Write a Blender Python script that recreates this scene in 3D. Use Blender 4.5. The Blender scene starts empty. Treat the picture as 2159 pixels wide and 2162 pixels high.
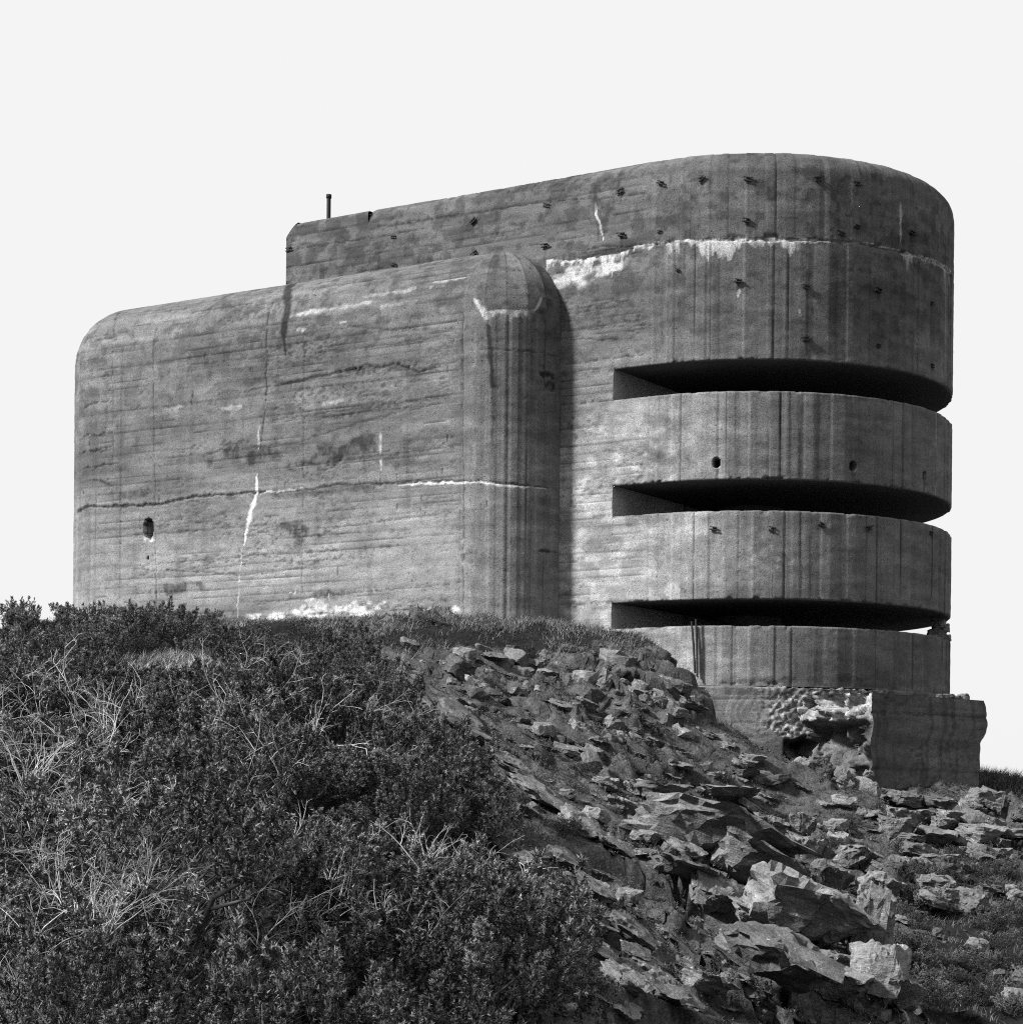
import bpy, bmesh, math, random
import numpy as np
from mathutils import Matrix, Vector, Euler

# ------------------------------------------------------------------ camera
SC = bpy.context.scene
COL = SC.collection
TH = math.radians(31.74); ST, CT = math.sin(TH), math.cos(TH)
ROLL = math.radians(0.541)
F, YH = 4500.0, 1730.85                   # focal length and horizon of the photograph, in its pixels
CAM = (24.88, -46.52, 0.0)
cam = bpy.data.cameras.new('camera'); cam_o = bpy.data.objects.new('camera', cam); COL.objects.link(cam_o)
cam.sensor_width = 36.0; cam.lens = F * 36.0 / 2162.0
cam.shift_y = (YH - 1081) * math.cos(ROLL) / 2162.0
cam.shift_x = (YH - 1081) * math.sin(ROLL) / 2162.0
cam.clip_start = 0.5; cam.clip_end = 9000
cam_o.matrix_world = Matrix.Translation(CAM) @ Matrix.Rotation(TH, 4, 'Z') @ Matrix.Rotation(math.pi/2, 4, 'X') @ Matrix.Rotation(ROLL, 4, 'Z')
SC.camera = cam_o

# ------------------------------------------------------------------ sky, sun, exposure
SUN_AZ = math.radians(37)                 # left of the wall's normal
SUN_EL = math.radians(38)
w = bpy.data.worlds.new('World'); SC.world = w; w.use_nodes = True
nt = w.node_tree; nt.nodes.clear()
sky = nt.nodes.new('ShaderNodeTexSky'); sky.sky_type = 'NISHITA'; sky.sun_disc = False
sky.sun_elevation = SUN_EL; sky.sun_rotation = math.pi + SUN_AZ
sky.dust_density = 6.0
bw = nt.nodes.new('ShaderNodeRGBToBW')
sc_ = nt.nodes.new('ShaderNodeMath'); sc_.operation = 'MULTIPLY'; sc_.inputs[1].default_value = 0.05
mx = nt.nodes.new('ShaderNodeMix'); mx.data_type = 'FLOAT'; mx.inputs[0].default_value = 0.96; mx.inputs[3].default_value = 0.379
bg = nt.nodes.new('ShaderNodeBackground'); ow = nt.nodes.new('ShaderNodeOutputWorld')
nt.links.new(sky.outputs[0], bw.inputs[0]); nt.links.new(bw.outputs[0], sc_.inputs[0]); nt.links.new(sc_.outputs[0], mx.inputs[2])
nt.links.new(mx.outputs[0], bg.inputs[0]); nt.links.new(bg.outputs[0], ow.inputs[0]); bg.inputs[1].default_value = 1.0
sl = bpy.data.lights.new('sun', 'SUN'); sun_o = bpy.data.objects.new('sun', sl); COL.objects.link(sun_o)
sl.energy = 4.5; sl.angle = math.radians(7); sl.color = (1, 1, 1)
sd = Vector((-math.sin(SUN_AZ)*math.cos(SUN_EL), -math.cos(SUN_AZ)*math.cos(SUN_EL), math.sin(SUN_EL)))
sun_o.rotation_euler = sd.to_track_quat('Z', 'Y').to_euler()
vs = SC.view_settings; vs.view_transform = 'Standard'; vs.look = 'None'; vs.gamma = 1.0; vs.exposure = 1.3; vs.use_curve_mapping = False

SC.render.engine = 'CYCLES'; SC.cycles.use_denoising = False; SC.cycles.filter_width = 1.1; SC.cycles.max_bounces = 5; SC.cycles.sample_clamp_indirect = 2.0

# ------------------------------------------------------------------ helpers
K = 2159.0/1929.0                         # measurements below are taken on a 1929 px wide view of the photograph
def ray(x, y):
    dx = x*K-1079.5; dy = y*K-1081
    X = dx*math.cos(ROLL)+dy*math.sin(ROLL); Y = -dx*math.sin(ROLL)+dy*math.cos(ROLL)
    return X/F, -(Y-(YH-1081))/F
def cam2w(a, d):                          # camera frame (right, depth) -> world x, y
    return CAM[0]+a*CT-d*ST, CAM[1]+a*ST+d*CT
def at(x, y, d):
    a, b = ray(x, y); X, Y = cam2w(a*d, d)
    return Vector((X, Y, b*d))
def hit(x, y, plane_y, cx=None, cy=None, r=None):
    """measured mark -> world point on the wall y=plane_y (left of cx) or on the round (cx,cy,r)"""
    a, b = ray(x, y)
    dx, dy = a*CT-ST, a*ST+CT
    t = (plane_y-CAM[1])/dy; X = CAM[0]+t*dx
    if cx is None or X <= cx: return X, plane_y, b*t, 0.0
    ox, oy = CAM[0]-cx, CAM[1]-cy
    A = dx*dx+dy*dy; B = ox*dx+oy*dy; C = ox*ox+oy*oy-r*r
    D = max(B*B-A*C, 0); t = (-B-math.sqrt(D))/A
    X, Y = CAM[0]+t*dx, CAM[1]+t*dy
    return X, Y, b*t, math.atan2(X-cx, -(Y-cy))

def hsh(ix, iy, seed):
    n = (ix.astype(np.int64)*374761393 + iy.astype(np.int64)*668265263 + seed*974711) & 0x7fffffff
    n = ((n ^ (n >> 13))*1274126177) & 0x7fffffff
    n = ((n ^ (n >> 16))*374761 + 1013) & 0x7fffffff
    return (n % 100003)/100003.0
def noise(u, v, seed=0):
    iu, iv = np.floor(u), np.floor(v); fu, fv = u-iu, v-iv
    fu = fu*fu*(3-2*fu); fv = fv*fv*(3-2*fv)
    a = hsh(iu, iv, seed); b = hsh(iu+1, iv, seed); c = hsh(iu, iv+1, seed); d = hsh(iu+1, iv+1, seed)
    return (a*(1-fu)+b*fu)*(1-fv)+(c*(1-fu)+d*fu)*fv
def fbm(u, v, seed=0, o=4):
    s = 0; am = 1; t = 0
    for k in range(o):
        s = s+am*noise(u*2**k+k*17.3, v*2**k+k*9.1, seed+k*31); t += am; am *= .5
    return s/t
def facet(x, y, seed, tilt=.8):
    """broken-rock relief: every cell is a tilted plane at its own level -> height, gap to the next cell"""
    ix, iy = np.floor(x), np.floor(y); b1 = np.full(x.shape, 9.); b2 = b1.copy(); val = np.zeros(x.shape)
    for i in (-1, 0, 1):
        for j in (-1, 0, 1):
            cx, cy = ix+i, iy+j
            dx = x-cx-hsh(cx, cy, seed); dy = y-cy-hsh(cx, cy, seed+1); dd = np.abs(dx)+np.abs(dy)*.9+.3*np.maximum(np.abs(dx), np.abs(dy))
            v = hsh(cx, cy, seed+2)-.5+tilt*((hsh(cx, cy, seed+3)-.5)*dx+(hsh(cx, cy, seed+4)-.5)*dy)*2
            m = dd < b1; b2 = np.where(m, b1, np.minimum(b2, dd)); val = np.where(m, v, val); b1 = np.where(m, dd, b1)
    return val, b2-b1
def sm(x, a, b):
    t = np.clip((x-a)/(b-a), 0, 1); return t*t*(3-2*t)

def new_obj(name, me, mat=None, parent=None):
    o = bpy.data.objects.new(name, me); COL.objects.link(o)
    if mat is not None and not me.materials: me.materials.append(mat)
    if parent is not None: o.parent = parent
    return o
def mesh_np(name, V, faces, smooth=False, attrs=None):
    """V (n,3); faces (m,3) or (m,4) int array"""
    me = bpy.data.meshes.new(name)
    V = np.asarray(V, np.float32); faces = np.asarray(faces, np.int32); m, k = faces.shape
    me.vertices.add(len(V)); me.vertices.foreach_set('co', V.ravel())
    me.loops.add(m*k); me.loops.foreach_set('vertex_index', faces.ravel())
    me.polygons.add(m); me.polygons.foreach_set('loop_start', np.arange(0, m*k, k, dtype=np.int32))
    if smooth: me.polygons.foreach_set('use_smooth', np.ones(m, bool))
    for nme, arr in (attrs or {}).items():
        a = me.attributes.new(nme, 'FLOAT', 'POINT'); a.data.foreach_set('value', np.asarray(arr, np.float32).ravel())
    me.update(calc_edges=True)
    return me
def grid_faces(ni, nj):
    i = np.arange(ni-1)[:, None]*nj+np.arange(nj-1)[None, :]
    return np.stack([i, i+nj, i+nj+1, i+1], -1).reshape(-1, 4)
def tag(o, label=None, cat=None, group=None, kind=None):
    if label: o['label'] = label
    if cat: o['category'] = cat
    if group: o['group'] = group
    if kind: o['kind'] = kind
    return o
def empty(name, loc=(0, 0, 0), rz=0):
    o = bpy.data.objects.new(name, None); COL.objects.link(o); o.location = loc; o.rotation_euler = (0, 0, rz); o.empty_display_size = .2
    return o
def copy_tree(o, parent=None):
    c = o.copy(); COL.objects.link(c)
    if parent is not None: c.parent = parent
    for ch in o.children: copy_tree(ch, c)
    return c
def box_bm(bm, c, s, rot=None):
    M = Matrix.Translation(c) @ (rot.to_4x4() if rot else Matrix()) @ Matrix.Diagonal((*s, 1))
    bmesh.ops.create_cube(bm, size=1, matrix=M)
def tube(pts, rad, n=6, cap=True):
    """tapered tube along pts -> (V, quads)"""
    V = []; Fc = []; pts = [Vector(p) for p in pts]
    for i, p in enumerate(pts):
        d = (pts[min(i+1, len(pts)-1)]-pts[max(i-1, 0)]).normalized()
        a = d.cross(Vector((0.3, 0.2, 0.93))).normalized(); b = d.cross(a)
        for k in range(n):
            an = 2*math.pi*k/n; V.append(p+(a*math.cos(an)+b*math.sin(an))*rad[i])
    for i in range(len(pts)-1):
        for k in range(n):
            Fc.append((i*n+k, i*n+(k+1) % n, (i+1)*n+(k+1) % n, (i+1)*n+k))
    return V, Fc

# ------------------------------------------------------------------ materials (black-and-white photograph: neutral greys)
def mat_base(name):
    m = bpy.data.materials.new(name); m.use_nodes = True; n = m.node_tree; n.nodes.clear()
    o = n.nodes.new('ShaderNodeOutputMaterial'); b = n.nodes.new('ShaderNodeBsdfPrincipled')
    n.links.new(b.outputs[0], o.inputs[0]); b.inputs['Roughness'].default_value = .95
    b.inputs['Specular IOR Level'].default_value = .15
    return m, n, b
def nd(n, t, **kw):
    x = n.nodes.new(t)
    for k, v in kw.items(): setattr(x, k, v)
    return x
def mth(n, op, a, b=None):
    x = n.nodes.new('ShaderNodeMath'); x.operation = op
    for i, v in enumerate((a, b)):
        if v is None: continue
        if isinstance(v, (int, float)): x.inputs[i].default_value = v
        else: n.links.new(v, x.inputs[i])
    return x.outputs[0]
def ntex(n, co, scale, detail=3, rough=.6):
    x = n.nodes.new('ShaderNodeTexNoise'); x.inputs['Scale'].default_value = scale; x.inputs['Detail'].default_value = detail; x.inputs['Roughness'].default_value = rough
    n.links.new(co, x.inputs['Vector']); return x.outputs['Fac']
def rng(n, v, a, b, c, d, clamp=True):
    x = n.nodes.new('ShaderNodeMapRange'); x.clamp = clamp
    for i, q in enumerate((a, b, c, d)): x.inputs[i+1].default_value = q
    n.links.new(v, x.inputs[0]); return x.outputs[0]
def bump(n, b, h, strength, dist):
    x = n.nodes.new('ShaderNodeBump'); x.inputs['Strength'].default_value = strength; x.inputs['Distance'].default_value = dist
    n.links.new(h, x.inputs['Height']); n.links.new(x.outputs[0], b.inputs['Normal'])

def m_concrete(default=None):
    m, n, b = mat_base('weathered_concrete' if default is None else 'plain_concrete')
    geo = nd(n, 'ShaderNodeNewGeometry'); co = geo.outputs['Position']
    if default is None:
        at_ = nd(n, 'ShaderNodeAttribute', attribute_name='alb'); base = mth(n, 'MULTIPLY', at_.outputs['Fac'], .60)
    else:
        base = rng(n, ntex(n, co, .8, 5), .3, .7, default*.50, default*.85)
    g1 = rng(n, ntex(n, co, 36, 3, .8), .33, .67, .50, 1.55)
    pits = rng(n, ntex(n, co, 17, 2, .6), .64, .70, 1, .45)
    g2 = rng(n, ntex(n, co, 85, 2, .7), .32, .68, .66, 1.38)
    col = mth(n, 'MULTIPLY', mth(n, 'MULTIPLY', mth(n, 'MULTIPLY', base, g1), g2), pits)
    n.links.new(col, b.inputs['Base Color'])
    bump(n, b, ntex(n, co, 30, 4, .7), .5, .02)
    return m
M_CON = m_concrete(); M_PLAIN = m_concrete(.15); M_JAMB = m_concrete(.42)
def m_simple(name, v, var=.3, scale=8, rough=.9, bmp=0, rnd=0):
    m, n, b = mat_base(name)
    oi = nd(n, 'ShaderNodeTexCoord'); co = oi.outputs['Object']
    col = rng(n, ntex(n, co, scale, 4, .7), .3, .7, v*(1-var), v*(1+var))
    if rnd:
        r = nd(n, 'ShaderNodeObjectInfo'); col = mth(n, 'MULTIPLY', col, rng(n, r.outputs['Random'], 0, 1, 1-rnd, 1+rnd))
    n.links.new(col, b.inputs['Base Color']); b.inputs['Roughness'].default_value = rough
    if bmp: bump(n, b, ntex(n, co, scale*2, 4, .7), .6, bmp)
    return m
M_IRON = m_simple('rusted_iron', .02, .5, 30, .8)
M_HOLE = m_simple('dark_mesh', .01, .3, 60)
def m_rock(name, v, rnd=.3):
    m, n, b = mat_base(name)
    tc = nd(n, 'ShaderNodeTexCoord'); co = tc.outputs['Object']; geo = nd(n, 'ShaderNodeNewGeometry'); wp = geo.outputs['Position']
    mp = nd(n, 'ShaderNodeMapping'); mp.inputs['Scale'].default_value = (1, 1, 7); n.links.new(co, mp.inputs[0])
    layers = ntex(n, mp.outputs[0], 2.2, 5, .7)
    c = rng(n, layers, .3, .7, v*.62, v*1.3)
    c = mth(n, 'MULTIPLY', c, rng(n, ntex(n, wp, 26, 3, .7), .3, .7, .65, 1.35))
    c = mth(n, 'MULTIPLY', c, rng(n, ntex(n, wp, 1.3, 4, .6), .3, .7, .7, 1.3))
    if rnd:
        r = nd(n, 'ShaderNodeObjectInfo'); c = mth(n, 'MULTIPLY', c, rng(n, r.outputs['Random'], 0, 1, 1-rnd, 1+rnd))
    lich = rng(n, ntex(n, wp, 9, 3, .6), .66, .72, 0, 1)          # pale lichen
    x = nd(n, 'ShaderNodeMix', data_type='FLOAT'); n.links.new(mth(n, 'MULTIPLY', lich, .7), x.inputs[0]); n.links.new(c, x.inputs[2]); x.inputs[3].default_value = .42
    n.links.new(x.outputs[0], b.inputs['Base Color'])
    bump(n, b, mth(n, 'ADD', mth(n, 'MULTIPLY', layers, 1.5), ntex(n, wp, 14, 5, .7)), .8, .05)
    return m
M_ROCK = m_rock('layered_rock', .118)
M_STONE = m_rock('loose_stone', .125, .5)
def m_hill():
    m, n, b = mat_base('hillside_soil_and_rock')
    geo = nd(n, 'ShaderNodeNewGeometry'); co = geo.outputs['Position']
    at_ = nd(n, 'ShaderNodeAttribute', attribute_name='rock')
    rk = rng(n, ntex(n, co, 3.5, 5, .7), .3, .7, .02, .11)
    so = rng(n, ntex(n, co, 5, 5, .8), .3, .7, .004, .017)
    f = rng(n, mth(n, 'ADD', at_.outputs['Fac'], mth(n, 'SUBTRACT', ntex(n, co, 1.7, 5, .65), .5)), .52, .66, 0, 1)
    x = nd(n, 'ShaderNodeMix', data_type='FLOAT'); n.links.new(f, x.inputs[0]); n.links.new(so, x.inputs[2]); n.links.new(rk, x.inputs[3])
    c = mth(n, 'MULTIPLY', x.outputs[0], rng(n, ntex(n, co, 28, 3, .75), .3, .7, .55, 1.5))
    n.links.new(c, b.inputs['Base Color'])
    bump(n, b, ntex(n, co, 7, 6, .75), 1.0, .12)
    return m
M_HILL = m_hill()
def m_leaf(name, v, var, rnd=.25):
    m, n, b = mat_base(name)
    geo = nd(n, 'ShaderNodeNewGeometry'); co = geo.outputs['Position']
    at_ = nd(n, 'ShaderNodeAttribute', attribute_name='tone')
    c = mth(n, 'MULTIPLY', at_.outputs['Fac'], rng(n, ntex(n, co, 1.1, 3, .6), .3, .7, v*(1-var), v*(1+var)))
    if rnd:
        r = nd(n, 'ShaderNodeObjectInfo'); c = mth(n, 'MULTIPLY', c, rng(n, r.outputs['Random'], 0, 1, 1-rnd, 1+rnd))
    n.links.new(c, b.inputs['Base Color']); b.inputs['Roughness'].default_value = .6; b.inputs['Specular IOR Level'].default_value = .3
    return m
M_GORSE = m_leaf('gorse_needles', .066, .55, .45)
M_GRASS = m_leaf('dry_grass', .11, .45, 0)
M_TWIG = m_simple('bleached_twig', .30, .3, 20, .8, 0, .5)
M_STEM = m_simple('dark_stem', .05, .3, 20)

# ------------------------------------------------------------------ the bunker
BUNKER = empty('bunker', (0, 0, 4.8))
tag(BUNKER, 'massive weathered concrete observation bunker with rounded tower and three horizontal slits', 'bunker')
BUNKER.location = (0, 0, 0)

def seg_dist(u, v, pts):
    best = np.full(u.shape, 1e9); tt = np.zeros(u.shape); L = 0
    tot = sum(math.hypot(b[0]-a[0], b[1]-a[1]) for a, b in zip(pts, pts[1:]))
    for (a, b) in zip(pts, pts[1:]):
        dx, dy = b[0]-a[0], b[1]-a[1]; l = math.hypot(dx, dy)+1e-9
        t = np.clip(((u-a[0])*dx+(v-a[1])*dy)/l/l, 0, 1)
        d = np.hypot(u-a[0]-t*dx, v-a[1]-t*dy)
        m = d < best; best = np.where(m, d, best); tt = np.where(m, (L+t*l)/tot, tt); L += l
    return best, tt

class Surf:
    """a dense concrete surface with formwork relief, cracks and stains: u along the wall, v height"""
    def __init__(s, u, v, seed):
        s.u, s.v, s.seed = u, v, seed
        s.d = np.zeros(u.shape); s.a = np.ones(u.shape)
        wob = .05
        s.wu = u+wob*(fbm(u*5, v*5, seed+1)-.5)*2; s.wv = v+wob*(fbm(u*5, v*5, seed+2)-.5)*2
    def base(s, alb):
        u, v, sd_ = s.u, s.v, s.seed
        s.a = alb*(1+.85*(fbm(u*.35, v*.9, sd_+3, 5)-.5)) * (1+.8*(fbm(u*1.3, v*6, sd_+4, 4)-.5)) * (1+.35*(fbm(u*6, v*9, sd_+5, 3)-.5))
        s.d += .018*(fbm(u*.5, v*.7, sd_+6, 4)-.5) + .012*(fbm(u*5, v*7, sd_+7, 3)-.5)
    def hboards(s, mask=1.0, step=.21, strength=1.0, slope=0.0):
        u, v, sd_ = s.u, s.v, s.seed
        vv = v+.035*(fbm(u*.5, v*2, sd_+8, 3)-.5)*2 + slope*u
        k = np.floor(vv/step); fr = vv/step-k
        br = np.minimum(fr, 1-fr)*step
        vis = sm(noise(u*.33+k*7.7, k*3.1, sd_+9), .44, .62)*(.35+.65*noise(u*2.1, k*5.3, sd_+10))
        line = np.exp(-(br/.015)**2)*vis*mask*strength
        s.a *= 1-.70*line; s.d -= .024*line
        s.d += (hsh(k, k*0, sd_+11)-.5)*.016*mask
        s.a *= 1+mask*(hsh(k, k*0+3, sd_+12)-.5)*.16
        # ragged pour edges and honeycombing along some of the lifts
        pit = sm(fbm(u*8, v*21, sd_+13, 3), .5, .75)*sm(fbm(u*.5+3, v*1.9, sd_+14, 3), .5, .72)*mask
        s.a *= 1-.42*pit; s.d -= .02*pit
    def vboards(s, edges, mask=1.0, amp=.010, dark=.55):
        k = np.searchsorted(edges, s.u)-1; k = np.clip(k, 0, len(edges)-2)
        e0 = edges[k]; e1 = edges[k+1]; dd = np.minimum(s.u-e0, e1-s.u)
        kk = k.astype(float)
        s.d += mask*((hsh(kk, kk*0, s.seed+21)-.5)*amp*2 + (hsh(kk, kk*0+1, s.seed+22)-.5)*amp*2*((s.u-e0)/(e1-e0)-.5))
        lo = np.where(s.u-e0 < e1-s.u, kk, kk+1)
        vis = sm(hsh(lo, lo*0+5, s.seed+23), .3, .9)*(.25+.75*sm(noise(lo*3.7, s.v*.7, s.seed+24), .3, .6))
        ln = np.exp(-(dd/.016)**2)*vis*mask
        s.a *= 1-dark*ln; s.d -= .014*ln
        s.a *= 1+mask*(hsh(kk, kk*0+7, s.seed+25)-.5)*.24
        gr_ = fbm(s.u*16, s.v*.8, s.seed+28, 2); s.a *= 1-.12*mask*sm(gr_, .45, .75)
        lf = np.exp(-(dd/.018)**2)*mask*sm(hsh(lo, lo*0+9, s.seed+26), .86, .88)*sm(noise(lo*1.7, s.v*1.1, s.seed+27), .45, .6)
        s.a += lf*.16
    def streaks(s, dens=.5, amt=.3, mask=1.0):
        n = fbm(s.u*4.5, s.v*.28, s.seed+31, 3); s.a *= 1-amt*sm(n, 1-dens, 1-dens+.22)*mask
    def lichen(s, amt, top=None):
        n = fbm(s.u*3.2, s.v*3.6, s.seed+41, 4); big = noise(s.u*.6, s.v*.7, s.seed+42)
        m = sm(n+.25*(big-.5), .52, .64)
        if top is not None: m = m*top
        s.a *= 1-amt*m
        sp = sm(noise(s.u*7, s.v*7, s.seed+43), .80, .86)*(amt*1.2 if top is None else amt*1.2*top); s.a *= 1-np.minimum(sp, .8)*.7
    def win(s, u0, u1, v0, v1):
        I = np.where((s.u[:, 0] >= u0) & (s.u[:, 0] <= u1))[0]; J = np.where((s.v[0] >= v0) & (s.v[0] <= v1))[0]
        if len(I) == 0 or len(J) == 0: return None
        return slice(I[0], I[-1]+1), slice(J[0], J[-1]+1)
    def mixin(s, W_, m, alb, mul, depth):
        if alb is not None: s.a[W_] = s.a[W_]*(1-m)+alb*m
        if mul is not None: s.a[W_] *= 1-(1-mul)*m
        if depth: s.d[W_] -= depth*m
    def stroke(s, pts, w0, w1=None, alb=None, mul=None, depth=0, rag=.6, fade=True):
        w1 = w0 if w1 is None else w1
        pad = .12+2.6*max(w0, w1); W_ = s.win(min(p[0] for p in pts)-pad, max(p[0] for p in pts)+pad, min(p[1] for p in pts)-pad, max(p[1] for p in pts)+pad)
        if W_ is None: return
        u, v = s.u[W_], s.v[W_]
        d, t = seg_dist(s.wu[W_], s.wv[W_], pts)
        ww = w0+(w1-w0)*t
        if fade: ww = ww*np.minimum(1, .25+4*np.minimum(t, 1-t))
        ww = ww*(1-rag+2*rag*noise(u*11, v*11, s.seed+51))
        m = 1-sm(d, ww*.4, ww*1.15)
        if alb is not None: m = m*(.45+.55*sm(fbm(u*10, v*6, s.seed+52, 3), .3, .6))
        s.mixin(W_, m, alb, mul, depth)
    def blot(s, c, r, alb=None, mul=None, seed=0, k=2.2, depth=0, edge=.5):
        W_ = s.win(c[0]-2.2*r[0], c[0]+2.2*r[0], c[1]-2.2*r[1], c[1]+2.2*r[1])
        if W_ is None: return
        u, v = s.u[W_], s.v[W_]
        q = np.hypot((u-c[0])/r[0], (v-c[1])/r[1])
        n = fbm(u*k*1.2, v*k*2, s.seed+60+seed, 5)
        m = sm((1-q)+(n-.5)*2.2*edge*2, .05, .75)*(q < 2.2)
        m = m*(.45+.55*sm(fbm(u*9, v*5, s.seed+61+seed, 3), .3, .6))
        s.mixin(W_, m, alb, mul, depth)
    def drips(s, pts, length, alb=.6, seed=0, up=.03, dens=.45, fu=7):
        """efflorescence: an irregular white line with drips running down from it"""
        p = sorted(pts); vl = np.interp(s.u, [q[0] for q in p], [q[1] for q in p])+.04*(noise(s.u*3, s.u*0, s.seed+71)-.5)
        inside = (s.u > p[0][0]) & (s.u < p[-1][0])
        ln = length*(.12+1.6*np.maximum(0, fbm(s.u*fu, s.u*0+seed, s.seed+72+seed, 3)-(1-dens)))*(.3+1.4*noise(s.u*1.1, s.u*0, s.seed+73+seed))
        below = vl-s.v
        m = ((below < ln) & (below > -up*(0.4+noise(s.u*9, s.u*0, s.seed+74)))) & inside
        m = m*(.30+.70*sm(fbm(s.u*13, s.v*4, s.seed+75, 3), .25, .62))*(1-.55*np.clip(below/np.maximum(ln, .02), 0, 1))
        s.a = s.a*(1-m)+alb*m
    def hole(s, c, rx, ry, depth):
        q = np.hypot((s.u-c[0])/rx, (s.v-c[1])/ry)*(1+.25*(noise(s.u*12, s.v*12, s.seed+81)-.5))
        m = q < 1
        s.d = np.where(m, -depth, s.d); s.a = np.where(m, .03, s.a)
def shell(name, x, y, nx, ny, q, h, disp, alb, mat=None, parent=BUNKER, smooth=False):
    """surface point = path - normal*inset(q); displaced outwards by disp. all arrays (ni,nj)"""
    P = np.stack([x-nx*q, y-ny*q, h], -1)
    gi = np.gradient(P, axis=0); gj = np.gradient(P, axis=1)
    N = np.cross(gi, gj); N /= np.maximum(np.linalg.norm(N, axis=-1, keepdims=True), 1e-9)
    out = np.stack([nx, ny, 0*nx], -1)
    sg = np.sign((N*out).sum(-1).mean()) or 1
    P = P+N*sg*disp[..., None]
    ni, nj = x.shape
    f = grid_faces(ni, nj)
    if sg < 0: f = f[:, ::-1]
    me = mesh_np(name, P.reshape(-1, 3), f, smooth, {'alb': np.clip(alb, .02, .8)})
    return new_obj(name, me, mat or M_CON, parent)

RES = .032
rnd = np.random.default_rng(5)
# ---- lower block ---------------------------------------------------------------
RB = 1.75; XL, XR = -16.6, -4.23; HS = 12.8
def block_uv(x, y):
    X, Y, h, a = hit(x, y, -RB, XR, 0, RB)
    if h > HS and X <= XR+.4:              # on the rounded shoulder
        ra, rb_ = ray(x, y); dx, dy = ra*CT-ST, ra*ST+CT
        A = dy*dy+rb_*rb_; Bq = CAM[1]*dy-HS*rb_; C = CAM[1]**2+HS*HS-RB*RB; t = (-Bq-math.sqrt(max(Bq*Bq-A*C, 0)))/A
        return (CAM[0]+t*dx-XL, HS+RB*math.atan2(rb_*t-HS, -(CAM[1]+t*dy)))
    if X <= XR and a == 0:
        return (X-XL, h)
    return (XR-XL+RB*a, h)
def block_path(u):
    """u=0 at the left tangent point, <0 round the left corner"""
    W = XR-XL
    a = np.where(u < 0, u/RB, np.where(u > W, (u-W)/RB, 0))
    cx = np.where(u < 0, XL, np.where(u > W, XR, XL+u))
    nx, ny = np.sin(a), -np.cos(a)
    return cx+RB*nx, RB*ny, nx, ny
W = XR-XL
us = np.arange(-RB*math.pi/2-.02, W+RB*1.62, RES)
nv = int((HS-4.3)/RES); vs_ = np.linspace(4.3, HS, nv)
ph = np.linspace(0, math.pi/2, 64)[1:]
prof_q = np.r_[np.zeros(nv), RB*(1-np.cos(ph))]; prof_h = np.r_[vs_, HS+RB*np.sin(ph)]; prof_v = np.r_[vs_, HS+RB*ph]
u, v = np.meshgrid(us, prof_v, indexing='ij'); q = np.broadcast_to(prof_q, u.shape).copy(); h = np.broadcast_to(prof_h, u.shape).copy()
x, y, nx, ny = block_path(u)
# the dome over the right-hand corner is cast in flat segments
seg = math.pi/2/5.0
ua = (u-W)/RB
kf = np.floor(ua/seg); fr = ua/seg-kf
inset = 1-np.cos(seg/2)/np.cos((fr-.5)*seg)
dome = (u > W) & (v > HS-.25)
Sf = Surf(u, v, 100)
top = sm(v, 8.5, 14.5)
Sf.base(.185)
front = 1-sm(np.abs(u-W/2), W/2-.35, W/2+.05)
Sf.hboards(np.clip(front+.35*(v > HS)+.4*(u < 0), 0, 1), .205, 1.0)
edges_r = np.cumsum(np.r_[W-.12, rnd.uniform(.09, .24, 40)])
Sf.vboards(edges_r, ((u > W-.12) & (v < HS-.22)).astype(float), .012, .6)
edges_l = np.cumsum(np.r_[-3.2, rnd.uniform(.2, .42, 11)])
Sf.vboards(edges_l, ((u < 1.0) & (v < HS-.1)).astype(float)*.7, .008, .5)
Sf.a *= 1.42-.66*sm(v, 4.6, 11.0)+.10*sm(v, 13.0, 14.5)  # dodge-and-burn brightness put into the colour: wall paler towards its foot
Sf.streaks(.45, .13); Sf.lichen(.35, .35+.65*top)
B = lambda *p: [block_uv(*c) for c in p]
def bpt(x, y): return block_uv(x, y)
px = 1/73.0
# lifts of the pour: long cracks
Sf.stroke(B((137, 962), (165, 955), (200, 957), (300, 950), (360, 938), (440, 931), (500, 927)), .055, .03, mul=.25, depth=.04, fade=False)
Sf.stroke(B((560, 927), (640, 914), (745, 911), (800, 909), (870, 907), (950, 913), (1035, 920)), .04, .03, mul=.3, depth=.03)
Sf.stroke(B((750, 914), (800, 911), (870, 910), (920, 910), (945, 917), (1030, 922)), .05, .03, alb=.60)
Sf.stroke(B((490, 930), (520, 926), (570, 922)), .03, .02, alb=.55)
Sf.stroke(B((485, 893), (484, 930), (476, 960), (466, 1000), (459, 1030)), .05, .05, alb=.75, rag=.4)
Sf.stroke(B((480, 940), (472, 975), (464, 1005)), .10, .07, alb=.75)
Sf.stroke(B((458, 1030), (453, 1080), (450, 1120), (449, 1172)), .014, .02, alb=.5)
Sf.stroke(B((489, 800), (488, 850)), .03, .02, alb=.5)
Sf.stroke(B((521, 560), (507, 590), (503, 650), (503, 740), (497, 790), (489, 870)), .03, .022, mul=.35, depth=.02)
Sf.stroke(B((552, 536), (543, 580), (537, 622)), .19, .15, mul=.20, rag=.2, fade=False)
Sf.stroke(B((537, 615), (536, 640), (538, 669)), .13, .04, mul=.22, rag=.3, fade=False)
Sf.blot(bpt(580, 590), (.55, .09), alb=.42, seed=31, k=4); Sf.blot(bpt(660, 577), (.9, .08), alb=.34, seed=32, k=4)
Sf.stroke(B((560, 622), (575, 622)), .08, .05, alb=.42); Sf.stroke(B((640, 608), (655, 607)), .05, alb=.4)
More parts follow.
